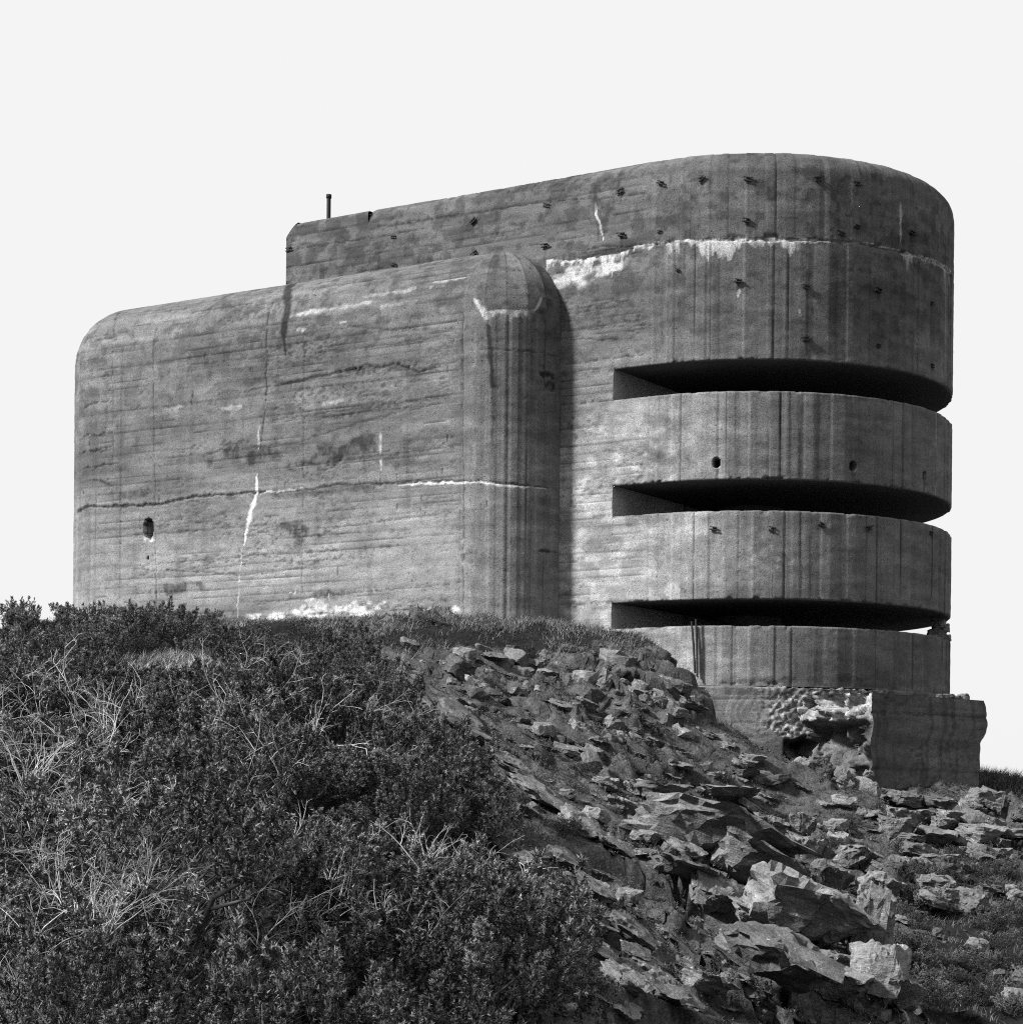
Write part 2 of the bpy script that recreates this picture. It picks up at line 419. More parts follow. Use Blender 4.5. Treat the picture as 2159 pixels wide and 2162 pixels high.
Sf.blot(bpt(740, 552), (1.3, .07), alb=.30, seed=33, k=4); Sf.blot(bpt(850, 528), (.5, .04), alb=.36, seed=34, k=4)
Sf.stroke(B((180, 640), (215, 636), (226, 590), (233, 576)), .025, .02, mul=.4, depth=.015)
Sf.stroke(B((215, 640), (215, 820), (213, 900)), .02, .02, mul=.6, depth=.01)
Sf.stroke(B((295, 620), (295, 1150)), .018, .018, mul=.55, depth=.012, fade=False)
Sf.stroke(B((573, 620), (572, 920), (568, 1150)), .018, .018, mul=.6, depth=.012, fade=False)
Sf.stroke(B((873, 590), (873, 760), (874, 1170)), .022, .02, mul=.45, depth=.015, fade=False)
Sf.stroke(B((520, 728), (580, 715), (640, 703), (690, 694)), .05, .06, mul=.4, depth=.03)
Sf.stroke(B((640, 703), (690, 688), (720, 694), (740, 686), (790, 702), (830, 690)), .035, .03, mul=.35, depth=.03, rag=.95); Sf.blot(bpt(740, 695), (1.35, .13), mul=.5, seed=41, k=9, depth=.02, edge=.7)
Sf.stroke(B((460, 740), (520, 727)), .03, .03, mul=.5, depth=.02)
Sf.stroke(B((155, 770), (180, 760), (215, 757)), .035, .02, mul=.4, depth=.02)
for yy in (822, 850, 882): Sf.stroke(B((150, yy+4), (165, yy-2), (180, yy+1), (198, yy-5), (215, yy-6)), .035, .03, mul=.4, depth=.02, rag=.95); Sf.blot(bpt(182, yy), (.5, .07), mul=.55, seed=yy, k=9, edge=.7)
Sf.stroke(B((165, 905), (190, 908), (213, 917)), .035, .03, mul=.4, depth=.02)
for (p, w_, mul) in [(((390, 855), (560, 835), (700, 790), (830, 760)), .03, .6), (((430, 630), (520, 612), (640, 612), (740, 625), (860, 618)), .02, .55),
                     (((330, 690), (520, 672), (700, 655), (868, 628)), .02, .7), (((600, 1000), (700, 985), (860, 965)), .022, .6), (((300, 1075), (450, 1085), (560, 1075)), .03, .6),
                     (((470, 800), (620, 778), (870, 745)), .025, .55), (((480, 1140), (620, 1122), (868, 1100)), .022, .55), (((560, 880), (700, 862), (870, 840)), .03, .6),
                     (((880, 660), (960, 660), (1050, 672)), .02, .6), (((560, 800), (700, 772), (868, 748)), .02, .6)]:
    Sf.stroke(B(*p), w_, w_, mul=mul, depth=.015, rag=.9)
for (c, r, mu) in [((650, 850), (1.7, .42), .30), ((560, 995), (1.3, .30), .30), ((340, 1108), (1.3, .16), .30), ((620, 1118), (.9, .18), .30), ((450, 860), (1.4, .35), .30), ((770, 850), (1.0, .4), .6), ((500, 930), (1.5, .14), .5), ((250, 930), (1.3, .16), .5), ((640, 925), (1.4, .12), .5), ((790, 700), (.9, .14), .5), ((380, 1060), (.9, .12), .6), ((560, 1030), (.8, .12), .55),
                   ((720, 690), (1.3, .2), .75), ((300, 820), (1.3, .5), .85), ((600, 600), (1.5, .5), .85), ((260, 1005), (.6, .3), .85)]:
    Sf.blot(bpt(*c), r, mul=mu, seed=int(c[0]))
for (c, r, al) in [((330, 770), (.5, .12), .30), ((430, 770), (.5, .1), .3), ((620, 760), (.5, .08), .32), ((800, 1010), (.9, .5), .27), ((840, 1060), (.9, .7), .27), ((640, 1148), (1.4, .20), .6), ((690, 1158), (.6, .20), .8), ((580, 1160), (.6, .18), .8), ((600, 1136), (.4, .25), .5),
                   ((520, 1164), (.5, .16), .8), ((480, 1164), (.3, .14), .8), ((815, 1160), (.75, .16), .85), ((855, 1158), (.25, .16), .85), ((745, 575), (.6, .1), .28)]:
    Sf.blot(bpt(*c), r, alb=al, seed=int(c[0]), k=3.5)
Sf.stroke(B((718, 812), (719, 835), (718, 860)), .05, .03, alb=.42); Sf.stroke(B((718, 865), (717, 890)), .035, .02, alb=.4)
Sf.stroke(B((717, 885), (716, 915)), .02, .02, mul=.4)
# scratched strokes near the foot of the wall
for (x0, y0, x1, y1) in [(466, 1105, 480, 1104), (478, 1098, 479, 1108), (545, 1118, 556, 1120), (557, 1110, 555, 1121), (590, 1138, 602, 1138), (596, 1130, 595, 1146), (620, 1120, 622, 1132), (640, 1118, 641, 1130), (700, 1106, 708, 1120)]:
    Sf.stroke(B((x0, y0), (x1, y1)), .018, .018, alb=.42, fade=False)
# right-hand round: white lime below the dome, dark run
Sf.stroke(B((893, 560), (908, 582), (918, 600), (925, 615)), .06, .08, alb=.55)
Sf.drips(B((915, 588), (960, 587), (1010, 585)), .35, .5, seed=1, dens=.5)
Sf.stroke(B((1008, 585), (1018, 572), (1022, 558)), .05, .03, alb=.4)
Sf.stroke(B((920, 605), (925, 650), (929, 730)), .07, .08, mul=.24, rag=.2, fade=False); Sf.stroke(B((929, 730), (931, 800), (927, 850)), .06, .03, mul=.55, rag=.3)
for (c, r) in [((1030, 705), (.3, .16)), ((1040, 728), (.22, .12)), ((1030, 1040), (.4, .05))]:
    Sf.blot(bpt(*c), r, mul=.3, depth=.06, seed=int(c[1]), k=5)
for k in range(70):
    c = (rnd.uniform(-1.5, W+1), rnd.uniform(5, 13)); Sf.stroke([c, (c[0]+rnd.normal(0, .01), c[1]-rnd.uniform(.03, .25))], rnd.uniform(.012, .03), mul=.4, depth=.015)
hc = bpt(281, 997)
Sf.blot((hc[0], hc[1]-.22), (.26, .24), alb=.75, seed=9, k=5, edge=.25); Sf.hole(hc, .17, .30, .4)
Sf.hole(bpt(280, 1053), .035, .05, .1)
Sf.a = np.where(dome & (v > HS), Sf.a*(1+.45*(hsh(kf, kf*0, 77)-.5))*(1-.45*np.exp(-(np.minimum(fr, 1-fr)*seg*RB*np.cos((v-HS)/RB)/.018)**2)), Sf.a)
Sf.d = np.where(dome, Sf.d*.3, Sf.d)
q2 = np.where(dome, q+np.where(v > HS, inset*(RB-q), inset*RB*sm(v, HS-.25, HS-.1)), q)
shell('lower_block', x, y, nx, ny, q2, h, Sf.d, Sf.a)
# roof, left flank and back of the lower block, coarse
def quads(name, qs, mat=M_PLAIN, parent=BUNKER):
    V = [c for qd in qs for c in qd]; return new_obj(name, mesh_np(name, V, np.arange(len(V)).reshape(-1, 4)), mat, parent)
HT = HS+RB
quads('block_roof', [((XL, 0, HT), (XR, 0, HT), (XR, 9, HT), (XL, 9, HT))])
ys = np.linspace(0, 9, 30); pv = np.r_[np.linspace(3.5, HS, 30), prof_h[nv:]]; pq = np.r_[np.zeros(30), prof_q[nv:]]
gy, gh = np.meshgrid(ys, pv, indexing='ij'); gq = np.broadcast_to(pq, gy.shape)
me = mesh_np('block_flank', np.stack([XL-RB+gq, gy, gh], -1).reshape(-1, 3), grid_faces(*gy.shape)); new_obj('block_flank', me, M_PLAIN, BUNKER)
quads('block_back', [((XL-RB, 9, 3.5), (-2.5, 9, 3.5), (-2.5, 9, HT), (XL-RB, 9, HT))])
# wire mesh at the back of the loophole
X_, Y_, H_, _ = hit(281, 997, -RB)
bm = bmesh.new()
for i in range(-3, 4):
    box_bm(bm, (X_+i*.045, Y_+.10, H_), (.008, .008, .6)); box_bm(bm, (X_, Y_+.11, H_+i*.08), (.34, .008, .008))
me = bpy.data.meshes.new('loophole_mesh'); bm.to_mesh(me); bm.free(); new_obj('loophole_mesh', me, M_IRON, BUNKER)

# ---- tower ---------------------------------------------------------------------
R = 5.5
def tower_path(u):
    a = np.clip(u/R, 0, math.pi); ex = np.maximum(u-R*math.pi, 0)
    nx, ny = np.sin(a), -np.cos(a)
    cx = np.where(u < 0, u, -ex)
    return cx+R*nx, R+R*ny, nx, ny
def tower_uv(x, y):
    X, Y, h, a = hit(x, y, 0.0, 0.0, R, R)
    return (X, h) if X <= 0 and a == 0 else (R*a, h)
T_ = lambda *p: [tower_uv(*c) for c in p]
tpt = lambda x, y: tower_uv(x, y)
UV_END = R*math.radians(128); XJ = -2.62; XC = -.95
LV = dict(joint=14.221, s1t=11.245, s1b=10.498, s2t=8.329, s2b=7.589, s3t=5.411, s3b=4.79, base=3.324)
def fine_u(a, b): return np.linspace(a, b, max(2, int((b-a)/RES)))
def tower_paint(S, lo):
    u, v = S.u, S.v
    S.base(.142)
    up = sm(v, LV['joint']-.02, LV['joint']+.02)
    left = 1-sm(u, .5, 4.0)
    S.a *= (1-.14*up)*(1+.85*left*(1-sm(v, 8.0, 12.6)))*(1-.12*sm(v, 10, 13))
    S.hboards(1-sm(u, -.2, .1), .21, 1.0)
    ed = lambda s0: np.cumsum(np.r_[-.05, np.random.default_rng(s0).choice([.12, .2, .28, .36, .24], 90)])
    ju = (v > LV['joint'])
    S.vboards(ed(1), (u > .05)*ju*.8, .012, .62)
    e = ed(2 + int(lo*3)); S.vboards(e, (u > .05)*(~ju)*1.0, .016, .85)
    S.streaks(.42, .05); S.lichen(.38, .25+.75*sm(v, 9.5, 15))
    # pale chalky patches on the lower bands
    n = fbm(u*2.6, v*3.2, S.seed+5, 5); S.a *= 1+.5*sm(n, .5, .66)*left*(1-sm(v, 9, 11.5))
STAPLES = [(545, 470), (742, 447), (742, 498), (893, 418), (895, 478), (1030, 387), (1028, 463), (1170, 360), (1172, 443), (1246, 345), (1243, 437), (1322, 338), (1410, 338), (1408, 416), (1542, 338), (1616, 347), (1615, 428), (1586, 441), (1718, 440),
           (1278, 510), (1391, 530), (1520, 541), (1655, 548), (1757, 572), (1519, 639), (1656, 652), (1757, 690), (1345, 997), (1455, 998), (1547, 989), (1637, 996), (1755, 1006)]
STUV = [tower_uv(*c) for c in STAPLES]
def tower_piece(name, u0, u1, qh, vflags, seed, extra=None, lo=0, res_j=None):
    """qh: list of (inset,height) with vflags True on the weathered outer face"""
    us = fine_u(u0, min(u1, UV_END))
    if u1 > UV_END: us = np.r_[us, np.linspace(UV_END, u1, 60)[1:]]
    qh = np.array(qh); u, v = np.meshgrid(us, qh[:, 1], indexing='ij'); q = np.broadcast_to(qh[:, 0], u.shape)
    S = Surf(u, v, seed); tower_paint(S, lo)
    if extra: extra(S)
    fl = np.broadcast_to(np.array(vflags, float), u.shape)
    for hh in LV.values():
        e = np.abs(v-hh); c_ = sm(fbm(u*5, v*3, seed+91, 3)+.25*(noise(u*.7, v*0, seed+92)-.5), .54, .68)*np.exp(-(e/(.02+.07*noise(u*4, v*0, seed+93)))**2); S.d -= .05*c_; S.a *= 1-.25*c_
    for (su, sv) in STUV:
        if v.min() < sv < v.max()+.5: S.stroke([(su+.02, sv), (su, sv-.30)], .06, .02, mul=.68, rag=.6, fade=False); S.blot((su, sv), (.10, .05), mul=.8, seed=int(su*10) % 7, k=8)
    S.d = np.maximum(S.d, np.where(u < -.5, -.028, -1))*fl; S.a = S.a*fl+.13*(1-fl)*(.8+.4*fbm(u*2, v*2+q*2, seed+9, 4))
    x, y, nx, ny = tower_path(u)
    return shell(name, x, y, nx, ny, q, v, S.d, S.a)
def vert(h0, h1, q=0): return [(q, a) for a in np.linspace(h0, h1, max(2, int((h1-h0)/RES)))]
ETOP = 16.44; RT = .62
rim = [(RT*(1-math.cos(a)), ETOP-RT+RT*math.sin(a)) for a in np.linspace(0, math.pi/2, 22)[1:]]
def stains_roof(S):
    S.drips(T_((1030, 492), (1100, 492), (1180, 476), (1186, 471)), .40, .60, seed=3, dens=.6, fu=11)
    S.blot(tpt(1090, 520), (.75, .30), alb=.52, seed=3, k=3, edge=.35); S.blot(tpt(1150, 505), (.5, .25), alb=.55, seed=4, k=3, edge=.35)
    S.blot(tpt(1060, 530), (.3, .25), alb=.48, seed=6, k=3, edge=.35)
    S.drips(T_((1195, 466), (1240, 459), (1280, 458)), .25, .55, seed=4, dens=.55)
    S.drips(T_((1270, 457), (1400, 454), (1540, 455)), .50, .62, seed=5, dens=.6, up=.05)
    S.drips(T_((1540, 455), (1620, 457), (1700, 474)), .10, .42, seed=6, dens=.4, up=.02)
    S.drips(T_((1700, 475), (1740, 486), (1770, 497), (1792, 512)), .9, .42, seed=7, dens=.5)
    S.stroke(T_((1040, 497), (1240, 459), (1400, 453), (1540, 455), (1620, 459), (1700, 476), (1790, 512)), .025, .025, mul=.55, depth=.03, fade=False)
    S.stroke(T_((1105, 470), (1150, 462), (1180, 465), (1215, 458)), .03, .02, mul=.35, depth=.03)
    S.stroke(T_((1122, 380), (1125, 405), (1131, 420), (1133, 438), (1138, 452)), .05, .02, alb=.6, rag=.4)
    S.stroke(T_((1122, 350), (1122, 400)), .06, mul=.7)
    S.stroke(T_((1697, 383), (1697, 420), (1698, 458)), .07, .05, alb=.4, rag=.3)
    S.stroke(T_((1388, 560), (1395, 545)), .04, alb=.5); S.stroke(T_((1505, 580), (1512, 600)), .025, alb=.4)
    for (c, r, mu) in [((1140, 600), (.8, .25), .6), ((1150, 640), (.6, .2), .62), ((1100, 670), (.5, .2), .7), ((1140, 575), (.7, .08), .5), ((760, 480), (1.2, .2), .75), ((640, 440), (.8, .3), .8), ((1180, 400), (.8, .3), .8)]:
        S.blot(tpt(*c), r, mul=mu, seed=int(c[0]))
    for p in [((700, 430), (850, 408), (1000, 385), (1120, 372)), ((560, 470), (700, 448), (800, 432)), ((1060, 625), (1130, 618), (1228, 612)), ((1070, 585), (1150, 570), (1200, 565)), ((1060, 690), (1150, 676), (1228, 668)), ((1060, 640), (1180, 640))]:
        S.stroke(T_(*p), .022, .02, mul=.5, depth=.015, rag=.9)
TF = R*math.pi
prof = [(5.4, LV['s1t']+.06), (2.5, LV['s1t']+.05), (.25, LV['s1t']+.03), (.05, LV['s1t'])]; nf = len(prof)
face = vert(LV['s1t']+.03, ETOP-RT)
qh = prof+face+rim; fl = [0]*nf+[1]*(len(face)+len(rim))
tower_piece('tower_crown', XC, TF+.95, qh, fl, 300, stains_roof)
tower_piece('tower_wall', XJ, XC, vert(3.4, ETOP-RT)+rim, [1]*(len(vert(3.4, ETOP-RT))+len(rim)), 300, stains_roof)
SX = -8.5
tower_piece('upper_wall', SX, XJ, vert(12.7, ETOP-RT)+rim, [1]*(len(vert(12.7, ETOP-RT))+len(rim)), 300, stains_roof)
# left end of the upper storey, with a sharper edge and a chamfered corner
us = fine_u(-11.25, SX+.004); top_h = 16.30; rim2 = [(.10*(1-math.cos(a)), top_h-.10+.10*math.sin(a)) for a in np.linspace(0, math.pi/2, 6)[1:]]
qh2 = np.array(vert(14.3, top_h-.10)+rim2); u, v = np.meshgrid(us, qh2[:, 1], indexing='ij'); q = np.broadcast_to(qh2[:, 0], u.shape)
S = Surf(u, v, 300); tower_paint(S, 0); stains_roof(S); x, y, nx, ny = tower_path(u)
cut = np.clip((u+11.25)/.42, 0, 1); lim = top_h-.36*(1-cut)**1.6
shell('upper_end_wall', x, y+.004, nx, ny, q, np.minimum(v, lim), S.d, S.a)
cp = [(-11.25, 14.2)]+[(-11.25+.42*t, top_h-.36*(1-t)**1.6) for t in np.linspace(0, 1, 8)]
quads('upper_end_face', [((a[0], .004, a[1]), (a[0], 9, a[1]), (b[0], 9, b[1]), (b[0], .004, b[1])) for a, b in zip(cp, cp[1:])]+[((-10.83, .1, top_h), (SX, .1, top_h), (SX, 9, top_h), (-10.83, 9, top_h)), ((SX, .05, top_h-.1), (SX, .6, top_h-.1), (SX, .6, ETOP), (SX, .56, ETOP)), ((SX, .6, top_h-.1), (SX, 9, top_h-.1), (SX, 9, ETOP), (SX, .6, ETOP))])
# roof deck
V = [(SX, RT, ETOP)]+[(float(p[0]), float(p[1]), ETOP) for p in zip(*[(a-n*RT) for a, n in zip(tower_path(np.linspace(0, TF, 40))[:2], tower_path(np.linspace(0, TF, 40))[2:])])]+[(SX, 2*R-RT, ETOP)]
me = bpy.data.meshes.new('roof_deck'); me.from_pydata(V, [], [list(range(len(V)))]); new_obj('roof_deck', me, M_PLAIN, BUNKER)
quads('tower_back', [((SX-2.7, 2*R, 3.4), (XC, 2*R, 3.4), (XC, 2*R, ETOP-RT), (SX-2.7, 2*R, ETOP-RT))])
# parapet bands of the three observation floors
def band(name, hb, ht, seed, extra=None, lo=1, under=True):
    lip = [(.035, ht-.004), (.07, ht), (.95, ht-.01), (4.3, ht-.03)]  # sill top extended deep inside, added to bounce light onto jambs and ceiling
    prof = ([(5.4, hb+.06), (2.5, hb+.05), (.25, hb+.03), (.05, hb)] if under else [(.0, hb-.02)])
    face = vert(hb+.03, ht-.03)
    qh = prof+face+lip+[(5.4, ht-.03)]
    fl = [0]*len(prof)+[1]*len(face)+[.3]*2+[0]*3
    return tower_piece(name, XC, TF+.95, qh, fl, seed, extra, lo)
def holes_b1(S):
    for c in ((1351, 873), (1608, 879), (1742, 898)):
        S.hole(tpt(*c), .095, .115, .5); S.stroke([tpt(c[0], c[1]+8), tpt(c[0], c[1]+35)], .07, .03, mul=.6)
    S.blot(tpt(1243, 862), (.42, .36), mul=.5, seed=1, k=4, edge=.25); S.blot(tpt(1260, 800), (.7, .3), mul=.68, seed=2, k=4)
    S.blot(tpt(1190, 800), (.3, .6), alb=.34, seed=3, k=4); S.blot(tpt(1430, 870), (2.5, .12), mul=.75, seed=4, k=6); S.blot(tpt(1220, 850), (.5, .6), mul=.8, seed=5, k=4)
def stains_b2(S):
    S.blot(tpt(1330, 1060), (2.0, .55), alb=.27, seed=1, k=5, edge=.6); S.blot(tpt(1200, 1010), (.4, .5), alb=.3, seed=2, k=4)
def stains_b3(S):
    S.blot(tpt(1560, 1215), (.7, .2), mul=1.25, seed=1, k=5); S.blot(tpt(1450, 1283), (1.6, .10), mul=.45, seed=2, k=4); S.blot(tpt(1610, 1280), (.6, .12), mul=.6, seed=3, k=4)
def stains_wall(S): pass
band('parapet', LV['s2t'], LV['s1b'], 300, holes_b1, 1)
band('parapet', LV['s3t'], LV['s2b'], 300, stains_b2, 2)
band('parapet', LV['base'], LV['s3b'], 300, stains_b3, 3, under=False)
# end walls of the observation chambers: jamb, a narrow groove, an inner panel and a black doorway
def yx(x):                                # where the sight line meets the plane X = XC
    a, b = ray(x, 900); t = (XC-CAM[0])/(a*CT-ST); return CAM[1]+t*(a*ST+CT)
Y1, Y2 = yx(1289), yx(1300)
Y3 = min(yx(1420), 7.5)
for hb, ht in ((LV['s1b'], LV['s1t']), (LV['s2b'], LV['s2t']), (LV['s3b'], LV['s3t'])):
    z0, z1 = hb-.2, ht+.1
    bm = bmesh.new()
    for (a, b, xx) in ((.036, Y1, XC), (Y1, Y2, XC-.25), (Y2, Y3, XC-.03), (9.0, 2*R-.036, XC)):
        box_bm(bm, (xx-.302, (a+b)/2, (z0+z1)/2), (.6, b-a, z1-z0))
    me = bpy.data.meshes.new('chamber_wall'); bm.to_mesh(me); bm.free(); new_obj('chamber_wall', me, M_JAMB, BUNKER)
# pillars carrying the floors
for z0, z1 in ((LV['s3b']-.1, LV['s3t']+.05), (LV['s2b']-.1, LV['s2t']+.05), (LV['s1b']-.1, LV['s1t']+.05)):
    V, Fc = tube([(.2, R, z0), (.2, R, z1)], [.9, .9], 20); new_obj('pillar', mesh_np('pillar', V, Fc), M_PLAIN, BUNKER)
# foundation under the drum: left part shuttered, the middle broken away to the rock
def foundation():
    us = fine_u(-1.2, UV_END); us = np.r_[us, np.linspace(UV_END, TF+.95, 40)[1:]]
    hs = np.linspace(-.6, LV['base']-.004, 110)
    u, v = np.meshgrid(us, hs, indexing='ij'); S = Surf(u, v, 340); S.base(.16)
    S.hboards(1.0, .3, .8); S.streaks(.5, .2)
    u0 = tpt(1476, 1380)[0]; u1 = tpt(1642, 1380)[0]
    eb = 2.35+.55*(fbm(u*.9, u*0, 12, 3)-.5)*2+.5*sm(u, u1-1.2, u1+.2)*0
    S.a = np.where((v > 2.2) & (u < u1+.4), S.a*1.25, S.a)
    rough = sm(u, u0-1.0, u0+.2)*sm(v, eb-.1, eb+.1)*(u < u1+.6)
    S.d += rough*(.05*(facet(u*9, v*9, 13, 1.0)[0]-.3)+.04*(fbm(u*5, v*5, 17, 3)-.6)); S.a = S.a*(1-rough)+rough*(.16+.34*sm(noise(u*19, v*19, 14), .4, .8))
    gone = sm(u, u0, u0+.08)*(1-sm(v, eb-.22, eb))*(1-sm(u, u1+.3, u1+.5))
    f1, g1 = facet(u*1.9+v*.7, v*2.3-u*.6, 15, 1.3); f2, g2 = facet(u*5+v*1.5, v*6, 19, 1.0)
    S.d -= gone*(.55-.55*f1-.14*f2+.10*np.exp(-(g1/.06)**2)+.12*fbm(u*3, v*3, 20, 4)); S.a = S.a*(1-gone)+gone*(.07+.16*fbm(u*3, v*5, 16, 4))*(1+.5*f1)
    cen = tpt(1425, 1345); rr = np.hypot(S.wu-cen[0], S.wv-cen[1])
    for k, r0 in enumerate((.35, .5, .66, .72)): S.a += .10*np.exp(-((rr-r0)/.02)**2)*(S.wu < cen[0]+.6)*(1-gone)
    S.a = np.where((v > LV['base']-.22) & (noise(u*1.3, v*2, 18) > .6), S.a*.6, S.a)
    x, y, nx, ny = tower_path(u); q = np.where(v > LV['base']-.02, .03, -.05)
    shell('foundation', x, y, nx, ny, q, v, S.d, S.a)
    return u0, u1
FU0, FU1 = foundation()
# the plinth block standing proud of the drum on the right
P0 = at(1641, 1305, 46.9); ax = math.radians(48.4)
dw = Vector((*[a-b for a, b in zip(cam2w(math.sin(ax), math.cos(ax)), cam2w(0, 0))], 0)).normalized()
nrm = Vector((dw.y, -dw.x, 0))
def plinth():
    L = 1.0
    for _ in range(30):
        p = P0+dw*L
        # project
        dx, dy = p.x-CAM[0], p.y-CAM[1]; a = dx*CT+dy*ST; d = -dx*ST+dy*CT
        L += ((1870-965)/4020-a/d)*d*1.2
    z1 = P0.z; z0 = -.4
    us = np.arange(0, L+1e-6, .04); hs = np.arange(z0, z1, .04); u, v = np.meshgrid(us, hs, indexing='ij'); S = Surf(u, v, 360)
    S.base(.13); S.hboards(1.0, .24, .55); S.streaks(.5, .35); S.lichen(.25, .5)
    S.stroke([(0, z1-.45), (L*.5, z1-.42), (L, z1-.40)], .03, .03, mul=.6, depth=.02, fade=False)
    for c in ((1.6, 1.2), (2.4, .9), (2.0, .75)): S.blot(c, (.6, .3), mul=.6, seed=int(c[0]*10), k=4)
    S.blot((2.8, .5), (.9, .5), alb=.26, seed=4, k=3); S.blot((.5, .4), (.7, .5), alb=.24, seed=5, k=3, depth=.05)
    S.d += -.12*sm(.9-v+.5*fbm(u*2, v*2, 362, 3), .55, 1.1)*fbm(u*5, v*5, 363, 4)
    # right edge is crumbled: it steps in towards the foot
    edge = L-.02-.20*sm(z1-v, .75, 1.0)-.26*sm(1.9-v, 0, 1.9)-.13*fbm(v*3, v*0, 364, 4)-.1*np.exp(-((z1-v)/.12)**2)
    left = .05+.25*(fbm(v*2.2, v*0, 366, 4)-.4)*sm(z1-v, .3, .9)+.0*v
    uu = left+(edge-left)*u/L
    P = np.array(P0)[None, None, :]*np.array([1, 1, 0])+uu[..., None]*np.array(dw)+v[..., None]*np.array([0, 0, 1])+(S.d-.0)[..., None]*np.array(nrm)
    th = 2.0
    back = P-np.array(nrm)*th
    ni, nj = u.shape; f = grid_faces(ni, nj)
    o = new_obj('plinth', mesh_np('plinth', P.reshape(-1, 3), f, False, {'alb': np.clip(S.a, .02, .8)}), M_CON, BUNKER)
    # broken left end, right end and top
    def strip(line, name):
        n = len(line); ks = np.linspace(0, 1, 48); G = line[:, None, :]-np.array(nrm)*th*ks[None, :, None]
        un, vn = np.meshgrid(np.arange(n)*.04, ks*th, indexing='ij')
        rk, gk = facet(un*1.7+vn*.5, vn*1.9-un*.4, 367, 1.2); r2, _ = facet(un*5, vn*5+un, 369, 1.0)
        G = G+((.34*rk+.17*r2+.04*(fbm(un*4, vn*4, 370, 4)-.5)+(.42*(1-sm(un, un.max()-.75, un.max()-.55)) if name == 'broken_end' else 0))*np.minimum(1, vn*4)*(name == 'broken_end'))[..., None]*np.array(dw)
        new_obj(name, mesh_np(name, G.reshape(-1, 3), grid_faces(n, 48), False, {'alb': (.05+.15*fbm(un*5, vn*5, 368, 4))*(1+.5*rk)+sm(un, un.max()-.75, un.max()-.55)*(name == 'broken_end')*(.10+.24*sm(noise(un*21, vn*21, 371), .4, .8))}), M_CON, o)
    strip(P[0], 'broken_end'); strip(P[-1], 'end_face'); strip(P[:, -1], 'top_face')
    return L
PL = plinth()

# vent pipe on the upper storey
b0 = Vector(hit(620, 405, .25)[:3]); b0.z = 16.2
V, Fc = tube([b0, b0+Vector((0, 0, .78))], [.058, .058], 14); vp = new_obj('vent_pipe', mesh_np('vent_pipe', V, Fc, True), M_IRON, BUNKER)
V, Fc = tube([b0+Vector((0, 0, .70)), b0+Vector((0, 0, .705)), b0+Vector((0, 0, .80)), b0+Vector((0, 0, .805))], [.06, .076, .076, .01], 14); new_obj('pipe_collar', mesh_np('pipe_collar', V, Fc, False), M_IRON, vp)
# iron staples left in the wall
def staple_mesh(seed):
    r = random.Random(seed); bm = bmesh.new()
    for s in (-1, 1):
        L = r.uniform(.20, .30); box_bm(bm, (r.uniform(-.03, .03), -.035, s*.042), (L, .028, .024), Matrix.Rotation(r.uniform(-.12, .12), 3, 'Y'))
        box_bm(bm, (s*.07, -.0, s*.03), (.03, .10, .03))
    box_bm(bm, (0, -.012, 0), (.05, .03, .12), Matrix.Rotation(r.uniform(-.6, .6), 3, 'Y'))
    me = bpy.data.meshes.new('iron_staple'); bm.to_mesh(me); bm.free(); me.materials.append(M_IRON); return me
SM = [staple_mesh(i) for i in range(9)]
rr = random.Random(3)
for i, (sx, sy) in enumerate(STAPLES):
    X, Y, hh, a = hit(sx, sy, 0, 0, R, R)
    o = new_obj('iron_staple', SM[i % 9], None, BUNKER); o.location = (X, Y, hh); o.rotation_euler = Euler((0, rr.choice([-.3, -.1, .1, .15, .2, -.55, .35]), a), 'XYZ')
    s = rr.uniform(.55, 1.0); o.scale = (s, rr.uniform(.7, 1.6), s*rr.uniform(.8, 1.2))

# ------------------------------------------------------------------ the hillside
GR_DROP = .45
CTRL = [(0, 1960, 14.5), (400, 1960, 15), (800, 1960, 17), (1100, 1945, 20.5), (1400, 1945, 24), (1700, 1945, 26), (1929, 1945, 27),
        (-150, 1640, 20), (200, 1640, 20), (500, 1655, 20.5), (800, 1690, 22), (1100, 1740, 25.5), (1350, 1770, 29), (1600, 1790, 31), (1929, 1790, 33),
        (-150, 1380, 30), (200, 1385, 30), (450, 1392, 30), (700, 1420, 31), (950, 1485, 34), (1200, 1565, 37), (1450, 1615, 38.5), (1690, 1650, 40), (1929, 1650, 42),
        (-150, 1245, 40), (200, 1250, 40), (450, 1262, 40), (700, 1292, 41.5), (950, 1360, 43), (1200, 1435, 43.5), (1450, 1505, 44.5), (1690, 1545, 46), (1929, 1545, 50),
        (-150, 1190, 51), (100, 1180, 52), (320, 1182, 52), (640, 1190, 49), (760, 1187, 48.5), (900, 1187, 48.5), (1050, 1187, 49), (1150, 1190, 49), (1230, 1208, 48.5), (1300, 1268, 47.6), (1336, 1345, 46.7), (1400, 1390, 46.0), (1475, 1432, 45.8), (1560, 1475, 45.7), (1310, 1290, 47.0), (1290, 1400, 45.2), (1200, 1240, 47.8),
        (1350, 1380, 47.9), (1400, 1402, 47.6), (1475, 1434, 47.3), (1560, 1478, 47.2), (1640, 1500, 47.4), (1640, 1490, 45.8), (1760, 1500, 47), (1830, 1492, 48.5), (1875, 1480, 56), (1929, 1490, 60), (2050, 1510, 60), (1000, 1250, 47.3), (1100, 1260, 47), (1200, 1300, 46.2)]
pts = []
for (cx_, cy_, d) in CTRL:
    a, b = ray(cx_, cy_); pts.append((a*d, d, b*d))
